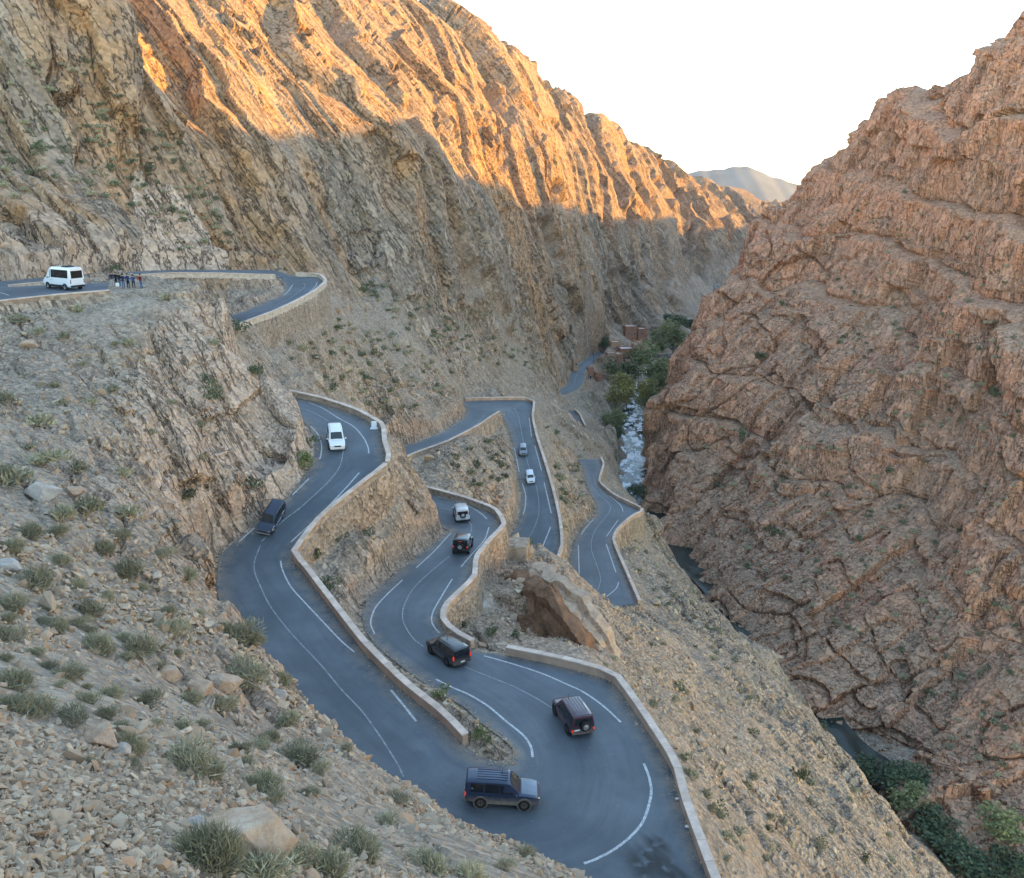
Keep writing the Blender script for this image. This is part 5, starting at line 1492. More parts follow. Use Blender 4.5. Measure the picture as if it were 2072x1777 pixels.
def rbox(name, parent, cx, cy, cz, sx, sy, sz, mat, bev=.02, rot=None):
    bm = bmesh.new(); bmesh.ops.create_cube(bm, size=1)
    for v in bm.verts: v.co = Vector((v.co.x*sx, v.co.y*sy, v.co.z*sz))
    if bev: bmesh.ops.bevel(bm, geom=bm.edges[:], offset=min(bev, sx*.4, sy*.4, sz*.4), segments=2, affect='EDGES')
    if rot: bmesh.ops.rotate(bm, verts=bm.verts, cent=(0, 0, 0), matrix=Matrix.Rotation(rot[0], 3, rot[1]))
    bmesh.ops.translate(bm, verts=bm.verts, vec=(cx, cy, cz))
    me = bpy.data.meshes.new(name); bm.to_mesh(me); bm.free(); me.materials.append(M[mat] if isinstance(mat, str) else mat)
    o = bpy.data.objects.new(name, me); col.objects.link(o); o.parent = parent
    return o
def lathe(name, parent, loc, prof, axis, mat, seg=24):
    """prof: (offset along the axis, radius)"""
    V, F = [], []
    n = len(prof)
    for i in range(seg):
        a = i*2*math.pi/seg
        for (t_, r) in prof:
            c, s = r*math.cos(a), r*math.sin(a)
            V.append({'y': (c, t_, s), 'x': (t_, c, s), 'z': (c, s, t_)}[axis])
    for i in range(seg):
        for j in range(n-1):
            a, b = i*n+j, ((i+1) % seg)*n+j
            F.append([a, a+1, b+1, b])
    o = mesh_np(name, np.array(V)+np.array(loc), np.array(F), M[mat], True, parent)
    bm = bmesh.new(); bm.from_mesh(o.data)
    bmesh.ops.remove_doubles(bm, verts=bm.verts, dist=1e-5)
    bmesh.ops.recalc_face_normals(bm, faces=bm.faces); bm.to_mesh(o.data); bm.free()
    return o
def wheel(parent, x, y, r, side, rim='rim', name='wheel', width=.25):
    s = side; w = width
    tyre = lathe(name, parent, (x, y, r), [(-w/2*s, r*.55), (-w/2*s, r*.93), (-w*.4*s, r), (w*.4*s, r), (w/2*s, r*.93), (w/2*s, r*.62)], 'y', 'tyre')
    rimo = lathe('rim', tyre, (x, y, r), [(w*.30*s, 0.0), (w*.36*s, r*.16), (w*.28*s, r*.22), (w*.30*s, r*.50), (w*.44*s, r*.56), (w*.46*s, r*.64)], 'y', rim)
    for k in range(6):
        a = k*math.pi/3
        bm = bmesh.new(); bmesh.ops.create_cube(bm, size=1)
        for v in bm.verts: v.co = Vector((v.co.x*.07*r/.38, v.co.y*.02, v.co.z*r*.36))
        bmesh.ops.translate(bm, verts=bm.verts, vec=(0, 0, r*.36)); bmesh.ops.rotate(bm, verts=bm.verts, cent=(0, 0, 0), matrix=Matrix.Rotation(a, 3, 'Y'))
        bmesh.ops.translate(bm, verts=bm.verts, vec=(x, y+w*.33*s, r))
        bm2 = bmesh.new(); bm2.from_mesh(rimo.data)
        me_ = bpy.data.meshes.new('t'); bm.to_mesh(me_); bm2.from_mesh(me_); bm2.to_mesh(rimo.data); bm.free(); bm2.free(); bpy.data.meshes.remove(me_)
    return tyre

def loft_vehicle(name, label, cat, ST, W, wheels, wr, paint, windows, opts, group=None):
    """ST: stations (x, width factor, z bottom, z belt, z top, roof half-width factor)"""
    root = bpy.data.objects.new(name, None); col.objects.link(root)
    tag(root, label, cat, group)
    ST = sorted(ST)
    xs = np.array([s[0] for s in ST])
    def sec(x):
        s = [np.interp(x, xs, [q[k] for q in ST]) for k in range(1, 6)]
        h = W/2*s[0]; zb, zt, yr = s[2], s[3], W/2*s[4]
        zl = s[1]
        return [(h*.86, zl), (h*.97, zl+.10), (h, zl+(zb-zl)*.55), (h*.975, zb), (yr+(h*.975-yr)*.06, zt-(zt-zb)*.10), (yr*.90, zt-.012), (yr*.5, zt+.012), (0, zt+.02)]
    xx = []
    for a, b in zip(xs[:-1], xs[1:]):
        xx += list(np.linspace(a, b, 3, endpoint=False))
    xx.append(xs[-1])
    V, F = [], []
    npf = 15
    for x in xx:
        h = sec(x)
        V += [(x, y, z) for y, z in h]+[(x, -y, z) for y, z in h[-2::-1]]
    n = len(xx)
    F = grid_faces(n, npf).tolist()
    F += [[i*npf, (i+1)*npf, (i+1)*npf+npf-1, i*npf+npf-1] for i in range(n-1)]
    def cap(i):
        b = i*npf
        return [[b+k, b+k+1, b+npf-2-k, b+npf-1-k] for k in range(7) if k < 6]+[[b+6, b+7, b+8, b+8]]
    me = bpy.data.meshes.new('body')
    fs = F+[f for f in cap(0)+cap(n-1)]
    fs = [list(dict.fromkeys(f)) for f in fs]
    me.from_pydata(V, [], fs); 
    bm = bmesh.new(); bm.from_mesh(me); bmesh.ops.recalc_face_normals(bm, faces=bm.faces)
    for f in bm.faces: f.smooth = True
    for e in bm.edges:
        if len(e.link_faces) == 2 and e.calc_face_angle(0) > .6: e.smooth = False
    bm.to_mesh(me); bm.free()
    me.materials.append(paint)
    body = bpy.data.objects.new('body', me); col.objects.link(body); body.parent = root
    # wheel arches and wheels
    for x in wheels:
        for s in (1, -1):
            y = s*W/2
            lathe('wheel_arch', root, (x, y*.985, wr+.02), [(0.0, 0.0), (s*.014, wr*1.10), (s*.034, wr*1.14), (s*.034, wr*1.24), (0, wr*1.26)], 'y', opts.get('arch', 'trim'), 28)
            wheel(root, x, s*(W/2-.09), wr, s, opts.get('rim', 'rim'))
    # side windows
    for s in (1, -1):
        for (a, b) in windows:
            Vw = []
            for x, ins in ((a, 1), (b, -1)):
                h = sec(x)
                (y0, z0), (y1, z1) = h[3], h[4]
                for t_ in (.10, .88):
                    Vw.append((x+(opts.get('rake', 0)*(t_-.1) if ins == 1 and (a, b) == windows[0] else 0)-(opts.get('frake', .32)*(t_-.1) if ins == -1 and (a, b) == windows[-1] else 0), s*(y0+(y1-y0)*t_+.012), z0+(z1-z0)*t_))
            mesh_np('side_window', np.array(Vw), np.array([[0, 1, 3, 2]]), M['glass'], False, root)
    # windscreen and rear window
    a, b = opts['screen']        # x of top, x of bottom
    Vw = []
    for x, t_ in ((a+.05, 0), (b-.04, 1)):
        h = sec(x); yr = h[5][0]; zt = h[7][1]
        for f_ in (-.93, -.5, 0, .5, .93): Vw.append((x+.02, f_*(yr if t_ == 0 else yr*1.02), zt-.012*abs(f_)*2+.012))
    mesh_np('windscreen', np.array(Vw), grid_faces(2, 5), M['glassw'], True, root)
    xr = xs[0]; h = sec(xr); z0, z1 = opts.get('rearwin', (h[3][1]+.06, h[5][1]-.14))
    yw = h[4][0]*.92
    rw = rbox('rear_window', root, xr-.002, 0, (z0+z1)/2, .02, yw*2, z1-z0, 'glass', .008)
    # lamps, bumpers, plate
    L0, L1 = xs[0], xs[-1]
    for s in (1, -1):
        zt_ = opts.get('tailz', .95)
        rbox('tail_light', root, L0+.03, s*W/2*.88, zt_, .10, .12, opts.get('tailh', .34), 'tail_on' if opts.get('tail') else 'tail_off', .02)
        hz = opts.get('headz', .78)
        rbox('headlight', root, L1-.10, s*W/2*.68, hz, .16, .34, .18, 'head_on' if opts.get('head') else 'head_off', .04)
        mx, mz = opts.get('mirror', (b-.25, 1.12))
        rbox('mirror', root, mx, s*(W/2+.10), mz, .12, .20, .17, opts.get('mirror_mat', paint), .04)
    rbox('front_bumper', root, L1-.06, 0, opts.get('bump', .50), .22, W*.90, .24, opts.get('bumper', paint), .06)
    rbox('rear_bumper', root, L0+.02, 0, opts.get('bump', .50), .22, W*.93, .22, opts.get('bumper', paint), .05)
    rbox('grille', root, L1-.01, 0, opts.get('grillez', .76), .05, W*.42, .20, opts.get('grille', 'trim'), .02)
    rbox('number_plate', root, L0-.10, opts.get('platey', .0), opts.get('platez', .62), .012, .42, .12, 'plate', 0)
    for s in (1, -1):
        if opts.get('clad'):
            rbox('sill_cladding', root, (wheels[0]+wheels[-1])/2, s*W/2*.985, .47, wheels[-1]-wheels[0]-wr*2.3, .05, .26, opts['clad'], .02)
        if opts.get('rails'):
            zt = sec(-.4)[5][1]
            rbox('roof_rail', root, -.55, s*sec(-.4)[5][0]*.95, zt+.06, 2.1, .04, .04, opts['rails'], .012)
        # door handles
        for x in opts.get('handles', (-.55, .45)):
            rbox('door_handle', root, x, s*(W/2+.005), sec(x)[3][1]-.12, .18, .03, .035, opts.get('handle', 'trim'), .01)
    if opts.get('ribs'):
        for k in range(5):
            rbox('roof_rib', root, -.7, (k-2)*.24, sec(-.7)[7][1]+.008, 2.0, .07, .02, paint, .006)
    if opts.get('spare'):
        sy, sz, cov = opts['spare']
        t_ = lathe('spare_wheel', root, (L0-.14, sy, sz), [(-.11, 0), (-.12, wr*.55), (-.13, wr*.9), (-.09, wr*.99), (.09, wr*.99), (.11, wr*.9)], 'x', 'tyre')
        lathe('spare_rim', t_, (L0-.145, sy, sz), [(-.14, 0), (-.14, wr*.2), (-.115, wr*.3), (-.125, wr*.58)], 'x', cov)
    if opts.get('bonnet'):  # panel laid over the hood to carry the painted reflection
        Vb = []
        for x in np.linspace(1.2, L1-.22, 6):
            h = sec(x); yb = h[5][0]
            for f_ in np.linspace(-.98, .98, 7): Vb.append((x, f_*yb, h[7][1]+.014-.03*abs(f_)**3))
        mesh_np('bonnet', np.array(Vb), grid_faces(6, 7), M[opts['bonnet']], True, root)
    if opts.get('antenna'):
        rbox('antenna', root, opts['antenna'], .2, sec(opts['antenna'])[7][1]+.16, .02, .02, .36, 'trim', 0)
        rbox('antenna_base', root, opts['antenna'], .2, sec(opts['antenna'])[7][1]+.02, .12, .06, .05, 'trim', .01)
    return root
def suv_stations(L=4.8, H=1.84, boxy=False):
    a, b = -L/2, L/2
    return [(a, .93, .46, 1.02, H-.17, .76), (a+.10, .985, .40, 1.08, H-.05, .79), (a+.55, 1, .34, 1.10, H-.005, .80), (-.35, 1, .33, 1.07, H, .81), (.42, 1, .33, 1.05, H-.035, .79),
            (.80, 1, .33, 1.04, H-.38, .82), (1.16, 1, .33, 1.03, 1.09, .86), (1.80, .985, .34, 1.00, 1.05, .86), (b-.20, .95, .38, .92, .97, .82), (b, .86, .44, .80, .84, .76)]
def place_on_road(root, k, u, v, u2, v2, dz=0.0, sc=.93):
    """stand the vehicle on the road at the picture point, nose towards the second point"""
    p = on_road(k, u, v); q = on_road(k, u2, v2)
    d = q-p
    L = math.hypot(d[0], d[1]); yaw = math.atan2(d[1], d[0])
    f = np.array([d[0]/L, d[1]/L]); s_ = np.array([-f[1], f[0]])
    def rh(a, b):
        z = road_height(k, p[0]+f[0]*a+s_[0]*b, p[1]+f[1]*a+s_[1]*b)
        return p[2] if z is None else z
    zf, zr_, zl, zr2 = rh(1.4, 0), rh(-1.4, 0), rh(0, .8), rh(0, -.8)
    root.location = (p[0], p[1], (zf+zr_)/2+.012+dz)
    root.scale = (sc, sc, sc)
    root.rotation_euler = (math.atan2(zl-zr2, 1.6), -math.atan2(zf-zr_, 2.8), yaw)
WIN = [(-2.05, -1.25), (-1.15, -.25), (-.16, .72)]
BASE = dict(screen=(.42, 1.14), handles=(-.75, .25), rake=.0)
def suv(label, paint, L=4.8, W=1.9, H=1.84, wr=.385, **o):
    opts = dict(BASE); opts.update(o)
    return loft_vehicle('parked_car' if o.get('parked') else 'suv', label, 'car', suv_stations(L, H), W, (-1.38, 1.42), wr, paint, WIN, opts, 'cars driving on the switchback road')
pm = paintmat
o = suv('dark navy muddy SUV turning at the near hairpin, headlights lit yellow', pm('navy_paint', (.020, .035, .075), .5), H=1.86, head=1, clad='mud', arch='mud', rim='rimd', ribs=1, antenna=-.1, bumper='mud', tail=1, bonnet='sheen_bonnet')
place_on_road(o, 'A', 1016, 1618, 1080, 1622)
# stickers on the rear side glass
for (x, z, sx, sz, c) in ((-1.95, 1.33, .10, .14, 'plate'), (-1.75, 1.40, .08, .08, 'tail_off'), (-1.6, 1.30, .20, .10, 'plate'), (-1.82, 1.24, .09, .06, 'plate'), (-1.45, 1.36, .10, .12, 'plate')):
    rbox('sticker', o, x, -.835-(1.45-z)*.24, z, sx, .012, sz, c, 0, (-.22, 'X') if False else None)
o = suv('maroon SUV with spare wheel and roof ribs seen from behind on the hairpin', pm('maroon_paint', (.055, .018, .032), .45), L=4.5, H=1.9, spare=(-.12, 1.02, 'rim'), ribs=1, tail=1, antenna=.35, platey=.52, platez=.78, arch='trim', tailz=.70, tailh=.2, rim='rimd')
place_on_road(o, 'A', 1158, 1462, 1135, 1428)
o = suv('black SUV with red tail lamps lit, passing the end of the short curved parapet', pm('black_paint', (.012, .014, .018), .35), tail=1, antenna=-.3, tailz=1.02, tailh=.40, rails='trim', rim='rimd')
place_on_road(o, 'A', 906, 1330, 884, 1314)
jst = [(-1.95, .97, .55, 1.12, 1.80, .90), (-1.85, 1, .5, 1.14, 1.86, .92), (-.3, 1, .45, 1.14, 1.88, .92), (.35, 1, .45, 1.14, 1.86, .91), (.62, 1, .45, 1.13, 1.24, .92), (.72, .96, .45, 1.10, 1.17, .80), (1.75, .86, .5, 1.06, 1.13, .70), (1.95, .84, .55, .95, 1.0, .68)]
o = loft_vehicle('jeep', 'black boxy jeep with spare wheel and brake lights lit on the second road', 'car', jst, 1.86, (-1.2, 1.2), .42, pm('jeep_black', (.010, .010, .011), .2), [(-1.75, -.75), (-.65, .30)], dict(screen=(.33, .64), spare=(0, 1.06, 'rim'), tail=1, tailz=1.02, tailh=.24, handles=(-.1,), bumper='trim', headz=.92, frake=.1, mirror=(.45, 1.25), mirror_mat='trim', platez=.72), 'cars driving on the switchback road')
place_on_road(o, 'A', 937, 1112, 948, 1090)
rbox('brake_light', o, -1.99, 0, 1.68, .04, .30, .05, 'tail_on', .01)
o = suv('silver SUV with rear spare wheel at the inner bend of the second road', pm('silver_paint', (.55, .56, .57), .2), spare=(.0, 1.05, 'rim'), tailz=1.15, tailh=.45, platey=-.5, platez=.62, rails='chrome')
place_on_road(o, 'A', 934, 1047, 928, 1028)
o = suv('dark blue SUV with silver lower body coming down past the rock slab, headlights lit', pm('blue_paint', (.012, .020, .045), .2), head=1, clad='chrome', arch='chrome', rails='trim', bumper=pm('silver_lower', (.42, .43, .44), .2))
place_on_road(o, 'A', 550, 1058, 529, 1092, sc=.80)
o = suv('white SUV descending the upper bend with headlights lit', pm('white_paint', (.80, .80, .78), .12), head=1, grille='trim', rails='chrome', mirror_mat=pm('white_mirror', (.8, .8, .78), 0))
place_on_road(o, 'A', 680, 899, 686, 930)
sed = dict(BASE)
o = suv('small grey car, upper of the two on the third road, headlights lit', pm('grey_paint', (.16, .19, .23), .15), L=4.3, W=1.78, H=1.62, wr=.32, head=1)
place_on_road(o, 'B', 1058, 917, 1061, 935)
o = suv('small pale silver car, lower of the two on the third road', pm('pale_paint', (.60, .63, .66), .1), L=4.3, W=1.78, H=1.58, wr=.32, head=0)
place_on_road(o, 'B', 1073, 972, 1077, 990)
# the white van
vst = [(-3.0, .97, .42, 1.32, 2.66, .80), (-2.9, 1, .36, 1.34, 2.72, .83), (-1.5, 1, .34, 1.34, 2.74, .83), (.9, 1, .34, 1.32, 2.72, .82), (1.45, 1, .34, 1.28, 2.52, .80), (2.2, .99, .34, 1.22, 1.50, .82), (2.75, .95, .38, 1.0, 1.16, .80), (3.0, .86, .44, .82, .92, .74)]
van = loft_vehicle('van', 'white high-roof passenger van parked in the lay-by by the group of people', 'van', vst, 2.02, (-1.85, 1.75), .36, pm('van_white', (.82, .82, .82), .06), [(-2.6, .95), (1.15, 1.95)], dict(screen=(1.42, 2.2), rake=0, frake=.35, tailz=1.05, tailh=.5, tail=0, headz=.88, bumper='trim', clad='trim', handles=(.75, 1.05), mirror=(1.95, 1.55), mirror_mat='trim', platez=.75, rearwin=(1.45, 2.35), grillez=.72), None)
rbox('roof_vent', van, -1.4, 0, 2.80, 1.1, 1.1, .12, 'trim', .04)
place_on_road(van, 'V', 128, 588, 92, 592)
pv = on_road('V', 130, 584); van.location.x, van.location.y = pv[0], pv[1]
van.rotation_euler = (0, 0, math.radians(148))

# kilometre marker on the wall shoulder
mk = bpy.data.objects.new('road_marker', None); col.objects.link(mk)
pm_ = on_road('A', 757, 868)
if pm_ is not None: mk.location = pm_
M['whitepaint'] = simple('white_painted_concrete', (.8, .8, .79), .7, .2, noise=(3, .08))
rbox('foot', mk, 0, 0, .06, .9, .5, .12, 'whitepaint', .02); rbox('slab', mk, 0, .05, .5, .62, .18, .8, 'whitepaint', .03)
tag(mk, 'small white painted concrete marker at the wall of the upper bend', 'marker')
# ------------------------------------------------------------------ people beside the van
M['skin'] = simple('skin', (.42, .27, .19), .6, .3)
M['hair'] = simple('dark_hair', (.025, .018, .014), .7, .3)
def cloth(name, c): return simple(name, c, .9, .1, noise=(6, .18))
def person(u, v, yaw, top, legs, label, pose, k='V', h=1.74):
    me = bpy.data.meshes.new('person')
    arm = {'down': ((.30, 0, 1.12), (.33, .10, .88), (.33, .14, .78)), 'fold': ((.29, .02, 1.14), (.16, .24, 1.12), (.05, .27, 1.14)), 'photo': ((.28, .10, 1.20), (.16, .32, 1.36), (.09, .38, 1.42)), 'pocket': ((.31, -.02, 1.12), (.25, .10, .92), (.21, .13, .88))}[pose]
    sp = {'down': .10, 'fold': .12, 'photo': .13, 'pocket': .09}[pose]
    V = [(0, 0, .95), (0, .01, 1.12), (0, 0, 1.32), (0, 0, 1.45), (0, .01, 1.53), (0, .03, 1.62), (0, .02, 1.73)]
    R = [.155, .145, .165, .09, .055, .095, .075]
    E_ = [(0, 1), (1, 2), (2, 3), (3, 4), (4, 5), (5, 6)]
    for s in (1, -1):
        b = len(V)
        V += [(.17*s, 0, 1.42), (arm[0][0]*s, arm[0][1], arm[0][2]), (arm[1][0]*s, arm[1][1], arm[1][2]), (arm[2][0]*s, arm[2][1], arm[2][2])]
        R += [.075, .055, .042, .036]
        E_ += [(2, b), (b, b+1), (b+1, b+2), (b+2, b+3)]
        b = len(V)
        fx = sp+.02*s
        V += [(.095*s, 0, .86), (fx*s, .02*s, .48), (fx*s, -.02, .09), (fx*s, .12, .04)]
        R += [.095, .065, .05, .04]
        E_ += [(0, b), (b, b+1), (b+1, b+2), (b+2, b+3)]
    me.from_pydata(V, E_, [])
    o = bpy.data.objects.new('person', me); col.objects.link(o)
    o.modifiers.new('skin', 'SKIN').use_smooth_shade = True
    for i, sv in enumerate(me.skin_vertices[0].data):
        sv.radius = (R[i], R[i]*(.72 if i < 3 else 1)); sv.use_root = (i == 0)
    o.modifiers.new('sub', 'SUBSURF').levels = 1; o.modifiers['sub'].render_levels = 1
    dg = bpy.context.evaluated_depsgraph_get(); dg.update()
    m2 = bpy.data.meshes.new_from_object(o.evaluated_get(dg))
    o.modifiers.clear(); o.data = m2
    for m in (top, legs, M['skin'], M['trim']): m2.materials.append(m)
    mi = []
    for p in m2.polygons:
        c = p.center
        hand = abs((c-Vector((arm[2][0], arm[2][1], arm[2][2]))).length) < .07 or abs((c-Vector((-arm[2][0], arm[2][1], arm[2][2]))).length) < .07
        mi.append(2 if (c.z > 1.50 or hand) else 3 if c.z < .09 else 1 if c.z < .92 else 0)
    m2.polygons.foreach_set('material_index', mi)
    hr = bmesh.new(); bmesh.ops.create_icosphere(hr, subdivisions=3, radius=.118)
    bmesh.ops.delete(hr, geom=[q for q in hr.verts if q.co.z < -.03 and q.co.y > -.03 or q.co.z < -.09 or (q.co.y > .06 and q.co.z < .05)], context='VERTS')
    bmesh.ops.translate(hr, verts=hr.verts, vec=(0, .012, 1.70))
    hm = bpy.data.meshes.new('hair'); hr.to_mesh(hm); hr.free(); hm.materials.append(M['hair'])
    ho = bpy.data.objects.new('hair', hm); col.objects.link(ho); ho.parent = o
    s = h/1.80
    o.scale = (s, s, s)
    p = on_road(k, u, v)
    if p is None: p = pick(u, v)
    gz0 = ground_z(p[0], p[1]); o.location = (p[0], p[1], gz0 if u > 222 else p[2]); o.rotation_euler = (0, 0, yaw)
    tag(o, label, 'person', 'people standing beside the van')
    return o
navy = cloth('navy_jacket', (.02, .028, .06)); blue = cloth('blue_jacket', (.03, .06, .16)); dark = cloth('dark_clothes', (.025, .025, .03)); jeans = cloth('blue_jeans', (.07, .12, .22)); grey = cloth('pale_grey_trousers', (.42, .43, .45)); red = cloth('dark_red_jacket', (.16, .025, .03)); black = cloth('black_trousers', (.02, .02, .022))
person(228, 580, math.radians(200), navy, grey, 'person in navy jacket and pale trousers standing apart, nearest the van', 'fold', h=1.82)
person(236, 577.5, math.radians(170), dark, dark, 'person in black half hidden, second from the van', 'down', h=1.66)
person(243, 578.5, math.radians(150), dark, jeans, 'person in dark jacket, third from the van', 'pocket', h=1.66)
person(250.5, 583, math.radians(10), navy, jeans, 'person in navy jacket and blue jeans with back turned, in front of the group', 'pocket', h=1.78)
person(260, 582, math.radians(-20), blue, black, 'person in blue jacket and dark trousers in the middle of the group', 'fold', h=1.76)
person(271, 582.5, math.radians(30), blue, black, 'shorter person in blue jacket just left of the red jacket', 'photo', h=1.62)
person(286, 583, math.radians(75), red, jeans, 'person in dark red jacket and jeans at the right end, arms raised holding a camera', 'photo', h=1.76)
pq = on_road('V', 281, 582)
cm = bpy.data.objects.new('camera_gear', None); col.objects.link(cm)
pr = on_road('V', 286, 583); cm.location = pr+np.array([-.36, .10, 1.36])
rbox('camera_body', cm, 0, 0, 0, .16, .10, .11, 'trim', .01); rbox('camera_lens', cm, -.10, 0, 0, .08, .07, .07, 'trim', .02)
tag(cm, 'small black camera held up by the person in the red jacket', 'camera')
bg = rbox('bag', None, *(on_road('V', 238, 580)+np.array([0, 0, .22])), .38, .25, .44, 'whitepaint', .05)
tag(bg, 'white bag on the ground among the standing people', 'bag')

# ------------------------------------------------------------------ village in the valley
M['adobe'] = simple('red_adobe', (.40, .205, .135), .92, .1, noise=(.5, .18), bump=(3, .3, .05))
M['adobe2'] = simple('ochre_adobe', (.50, .32, .21), .92, .1, noise=(.5, .18), bump=(3, .3, .05))
M['roofw'] = simple('pale_flat_roof', (.62, .58, .55), .85, .15, noise=(1, .1))
M['pane'] = simple('dark_window', (.03, .035, .04), .2, .5)
M['concrete'] = simple('grey_concrete', (.42, .41, .40), .9, .1, noise=(.8, .12))
def house(name, label, u, v, zc, blocks_, yaw=0.0, cat='building'):
    """blocks_: (x, y, w, d, h, z0, wall material, crenels)"""
    root = bpy.data.objects.new(name, None); col.objects.link(root)
    p = P(u, v, zc); root.location = p; root.rotation_euler = (0, 0, yaw)
    tag(root, label, cat, 'adobe houses in the valley')
    for (x, y, w, d, h, z0, wm, cr) in blocks_:
        h = h*.82
        wl = rbox('wall', root, x, y, z0+h/2-1.5, w, d, h+3, wm, .05)
        rbox('roof', root, x, y, z0+h+.04, w-.5, d-.5, .1, 'roofw', 0)
        for sx in (-1, 1): rbox('parapet', root, x+sx*(w/2-.15), y, z0+h+.28, .3, d+.04, .56, wm, .03)
        for sy in (-1, 1): rbox('parapet', root, x, y+sy*(d/2-.15), z0+h+.28, w-.62, .3, .54, wm, .03)
        if cr:
            for sx in (-1, 1):
                for sy in (-1, 1): rbox('corner_merlon', root, x+sx*(w/2-.2), y+sy*(d/2-.2), z0+h+.85, .5, .5, .7, wm, .04)
        nf = max(1, int(h/3)); nw = max(1, int(w/2.6))
        for fl in range(nf):
            for i in range(nw):
                xw = x+(i-(nw-1)/2)*w/nw; zw = z0+1.7+fl*3.0
                if zw > z0+h-.8: continue
                wi = rbox('window', root, xw, y-d/2-.02, zw, .95, .12, 1.25, 'roofw', .02)
                rbox('pane', wi, xw, y-d/2-.07, zw, .72, .06, 1.0, 'pane', 0)
            xr = x+w/2+.02
            wi = rbox('window', root, xr, y, z0+1.7+fl*3, .12, .9, 1.2, 'roofw', .02); rbox('pane', wi, xr+.05, y, z0+1.7+fl*3, .06, .7, 1.0, 'pane', 0)
    return root
house('kasbah_house', 'large ochre adobe house with pale flat roofs and towers beside the river', 1262, 736, 428,
      [(-5.5, -2, 7.4, 6, 6.5, 0, 'adobe2', False), (1.5, 2, 7, 7, 6.8, 1.5, 'adobe', False), (6.2, 3, 3, 5, 8.8, 1.5, 'adobe2', True), (-2.5, 9, 5, 5, 8.6, 2, 'adobe2', True), (2.2, -4.4, 5, 3.5, 2.6, 0, 'adobe2', False)], .12)
house('adobe_house', 'dark red adobe house standing higher behind the large ochre one', 1283, 684, 484,
      [(-2.4, 0, 6.5, 6, 6.4, 1.2, 'adobe', False), (3.8, -.5, 5, 5.5, 4.6, 1.2, 'adobe', True)], .1)
house('stepped_house', 'small stepped red building at the roadside left of the river trees', 1202, 770, 398,
      [(-1.6, 1.5, 2.8, 3, 6.4, 0, 'adobe', False), (1.5, 0, 2.6, 3.6, 4.4, 0, 'adobe', False), (2.0, -2.6, 2.4, 2.0, 2.2, 0, 'adobe', False)], .1)
house('roadside_hut', 'tiny stone hut at the left side of the far road', 1164, 744, 392, [(0, 0, 2.4, 2.4, 4.2, 0, 'adobe2', False)], .2)
house('terrace_house', 'low ochre terrace house between the far road and the large ochre house', 1236, 727, 424, [(0, 0, 4.5, 4, 3.6, 0, 'adobe2', False), (3, -2, 3, 3, 2.4, 0, 'adobe', False)], .15)
house('garden_house', 'low red house half hidden by trees right of the large ochre house', 1300, 712, 452, [(0, 0, 6, 4, 3.6, 0, 'adobe', False), (-2, 3, 4, 4, 5.4, 0, 'adobe2', True)], .05)
house('roadside_house', 'small red roadside house below the dark cypresses', 1214, 716, 446, [(0, 0, 3.6, 4, 4.0, 0, 'adobe', False)], .1)
house('white_house', 'small white block house far up the valley', 1450, 584, 640, [(0, 0, 4, 4, 3.6, 0, 'concrete', False)], .0)
house('low_shed', 'long low shed with a white roof next to the far white house', 1464, 590, 634, [(0, 0, 12, 5, 2.2, 0, 'concrete', False)], .1)
house('far_house', 'pale low house below the far white roofs', 1437, 606, 610, [(0, 0, 8, 5, 3.2, 0, 'concrete', False), (6, 1, 5, 4, 2.4, 0, 'adobe2', False)], .1)
for (x, yt, yb, lab) in ((478, 540, 660, 'taller dark cypress beside the large ochre house'), (455, 600, 660, 'shorter dark cypress left of the taller one')):
    u_, v_ = z6(x, yb); p = P(u_, v_, 436); H = (yb-yt)*.27325/FPX*436
    tree(p, 3.0, H, 'd', lab, None, 'cypress_tree')
for (x, yt, yb, lab) in ((397, 690, 765, 'thin utility pole at the bend of the far road'), (575, 715, 800, 'thin utility pole in front of the large ochre house')):
    u_, v_ = z6(x, yb); zc = 410 if x < 450 else 405; p = P(u_, v_, zc); H = (yb-yt)*.27325/FPX*zc
    e = bpy.data.objects.new('utility_pole', None); col.objects.link(e); e.location = p
    lathe('post', e, (0, 0, 0), [(-1, .16), (H, .11), (H, 0)], 'z', 'bark', 8); rbox('crossarm', e, 0, 0, H-.5, 1.6, .12, .12, 'bark', .02)
    tag(e, lab, 'pole')

# ------------------------------------------------------------------ outcrops and a buttress below the second road
M['scar'] = simple('fresh_brown_rock', (.225, .125, .075), .95, .1, noise=(.8, .35), bump=(1.6, .9, .5))
def outcrop(u, v, zc, w, h, d, seed, mat, label, tilt=(0, 0, 0), sub=5, lam=1.1):
    me = boulder_mesh(seed, 1.0, 22, mat, sub, 1.0)
    vv_ = np.empty(len(me.vertices)*3, np.float32); me.vertices.foreach_get('co', vv_); vv_ = vv_.reshape(-1, 3)
    q = vv_*np.array([w, d, h], np.float32)
    hh, ee = blocks(q, unit(np.array([.75, .1, .55])), unit(np.array([.5, .2, -.8])), lam, lam*2.4, fbm(q, 2.5, 2, 7)*.4, 12)
    q = q+(vv_/np.linalg.norm(vv_, axis=1, keepdims=True))*(hh*.5*lam+fbm(q, 1.2, 2, 9)*.22)[:, None]
    me.vertices.foreach_set('co', q.ravel().astype(np.float32)); me.update()
    o = bpy.data.objects.new('rock_outcrop', me); col.objects.link(o)
    o.location = P(u, v, zc); o.rotation_euler = tilt
    tag(o, label, 'rock', 'rock outcrops below the roads')
ya = math.radians(20.8)
outcrop(1102, 1262, 90, 6.5, 7.0, 23, 45, 'scar', 'long dark brown slanting rock scar below the second road', (.06, .25, ya), 6, 1.5)
outcrop(1150, 1232, 93, 5.5, 4.6, 17, 49, 'boulder', 'pale rock rib along the right side of the brown scar', (.06, .5, ya), 6, 1.2)
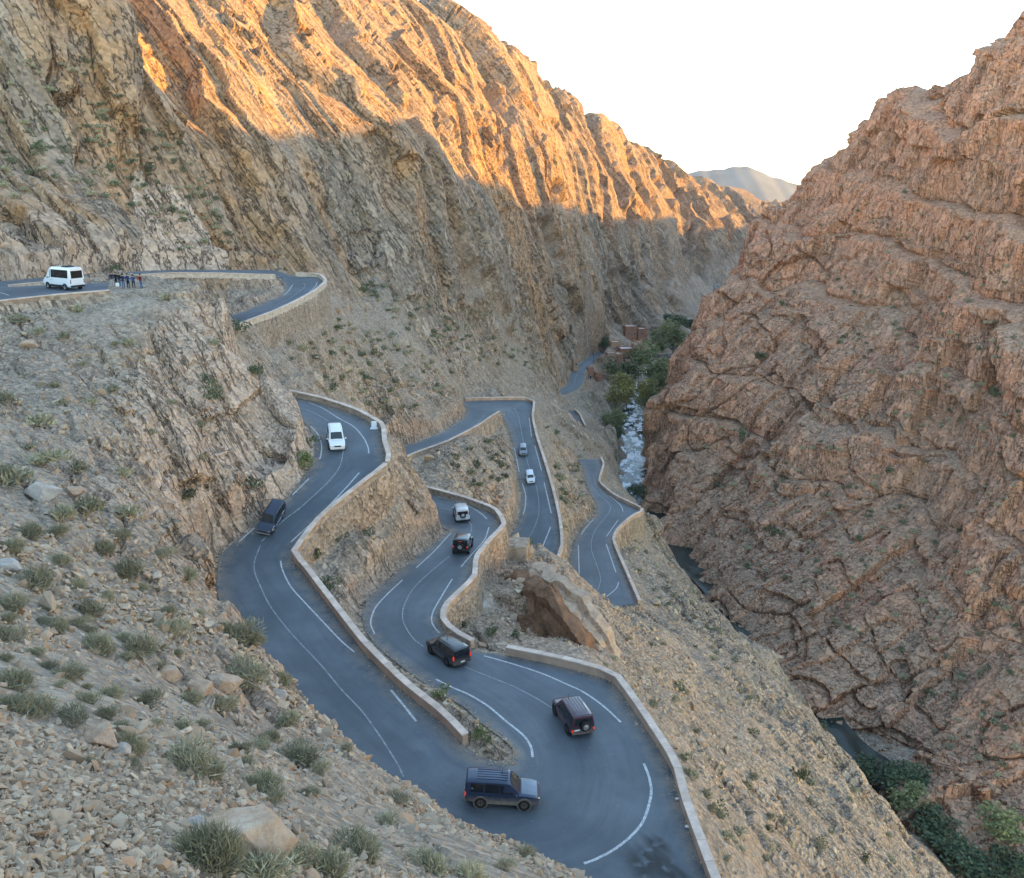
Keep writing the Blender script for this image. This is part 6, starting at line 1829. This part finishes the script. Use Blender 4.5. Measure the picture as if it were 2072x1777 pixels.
outcrop(972, 1232, 90, 2.0, 2.4, 3.0, 44, 'boulder_grey', 'pale rock block in the sand left of the brown scar', (0, .4, ya), 5, .8)
bt = bpy.data.objects.new('buttress', None); col.objects.link(bt); bt.location = P(1038, 1128, 104); bt.rotation_euler = (0, 0, -.15)
rbox('masonry_block', bt, 0, 0, -1.0, 3.6, 3.0, 6.0, 'masonry', .05); rbox('side_pier', bt, -2.0, .5, -1.2, 1.2, 2.4, 5.0, 'masonry', .05)
tag(bt, 'square stone buttress under the bend of the second road', 'wall')

for i, (x_, y_, lab) in enumerate([(1515, 1275, 'scrap of white litter by the outer hairpin wall, upper of three'), (1580, 1455, 'scrap of white litter by the outer hairpin wall, middle of three'), (1635, 1585, 'scrap of white litter by the outer hairpin wall, lowest of three')]):
    q = on_road('A', *z4(x_, y_))
    if q is None: continue
    me = boulder_mesh(200+i, .5, 10, 'whitepaint', 2); o = bpy.data.objects.new('litter', me); col.objects.link(o)
    s_ = (.19, .22, .15)[i]; o.scale = (s_, s_, s_); o.location = (q[0], q[1], q[2]+.06); tag(o, lab, 'litter', 'white litter on the road edge')
# ------------------------------------------------------------------ thin evening haze in the gorge
hzm = bpy.data.materials.new('haze_air'); hzm.use_nodes = True
ht = hzm.node_tree; ht.nodes.clear()
ho_ = ht.nodes.new('ShaderNodeOutputMaterial'); hv = ht.nodes.new('ShaderNodeVolumePrincipled')
hv.inputs['Color'].default_value = (.92, .94, 1.0, 1); hv.inputs['Density'].default_value = 0.00005; hv.inputs['Anisotropy'].default_value = 0.3
ht.links.new(hv.outputs[0], ho_.inputs['Volume'])
allz = [v for v in (gpos[:, 2].max(), CPOS[..., 2].max(), vs.max())] if False else [float(gpos[:, 2].max()), float(CPOS[..., 2].max())]
hb = bmesh.new(); bmesh.ops.create_cube(hb, size=1)
zmin = min(float(gpos[:, 2].min()), -420.0)-1; zmax = max(allz+[float(shade.data.vertices[i].co.z) for i in range(len(shade.data.vertices))])+5
for v in hb.verts: v.co = Vector((v.co.x*4200, v.co.y*6400+2600, (v.co.z+.5)*(zmax-zmin)+zmin))
hme = bpy.data.meshes.new('haze'); hb.to_mesh(hme); hb.free(); hme.materials.append(hzm)
hz_o = bpy.data.objects.new('haze', hme); col.objects.link(hz_o); hz_o['kind'] = 'stuff'; hz_o['label'] = 'thin evening haze filling the gorge'; hz_o['category'] = 'haze'
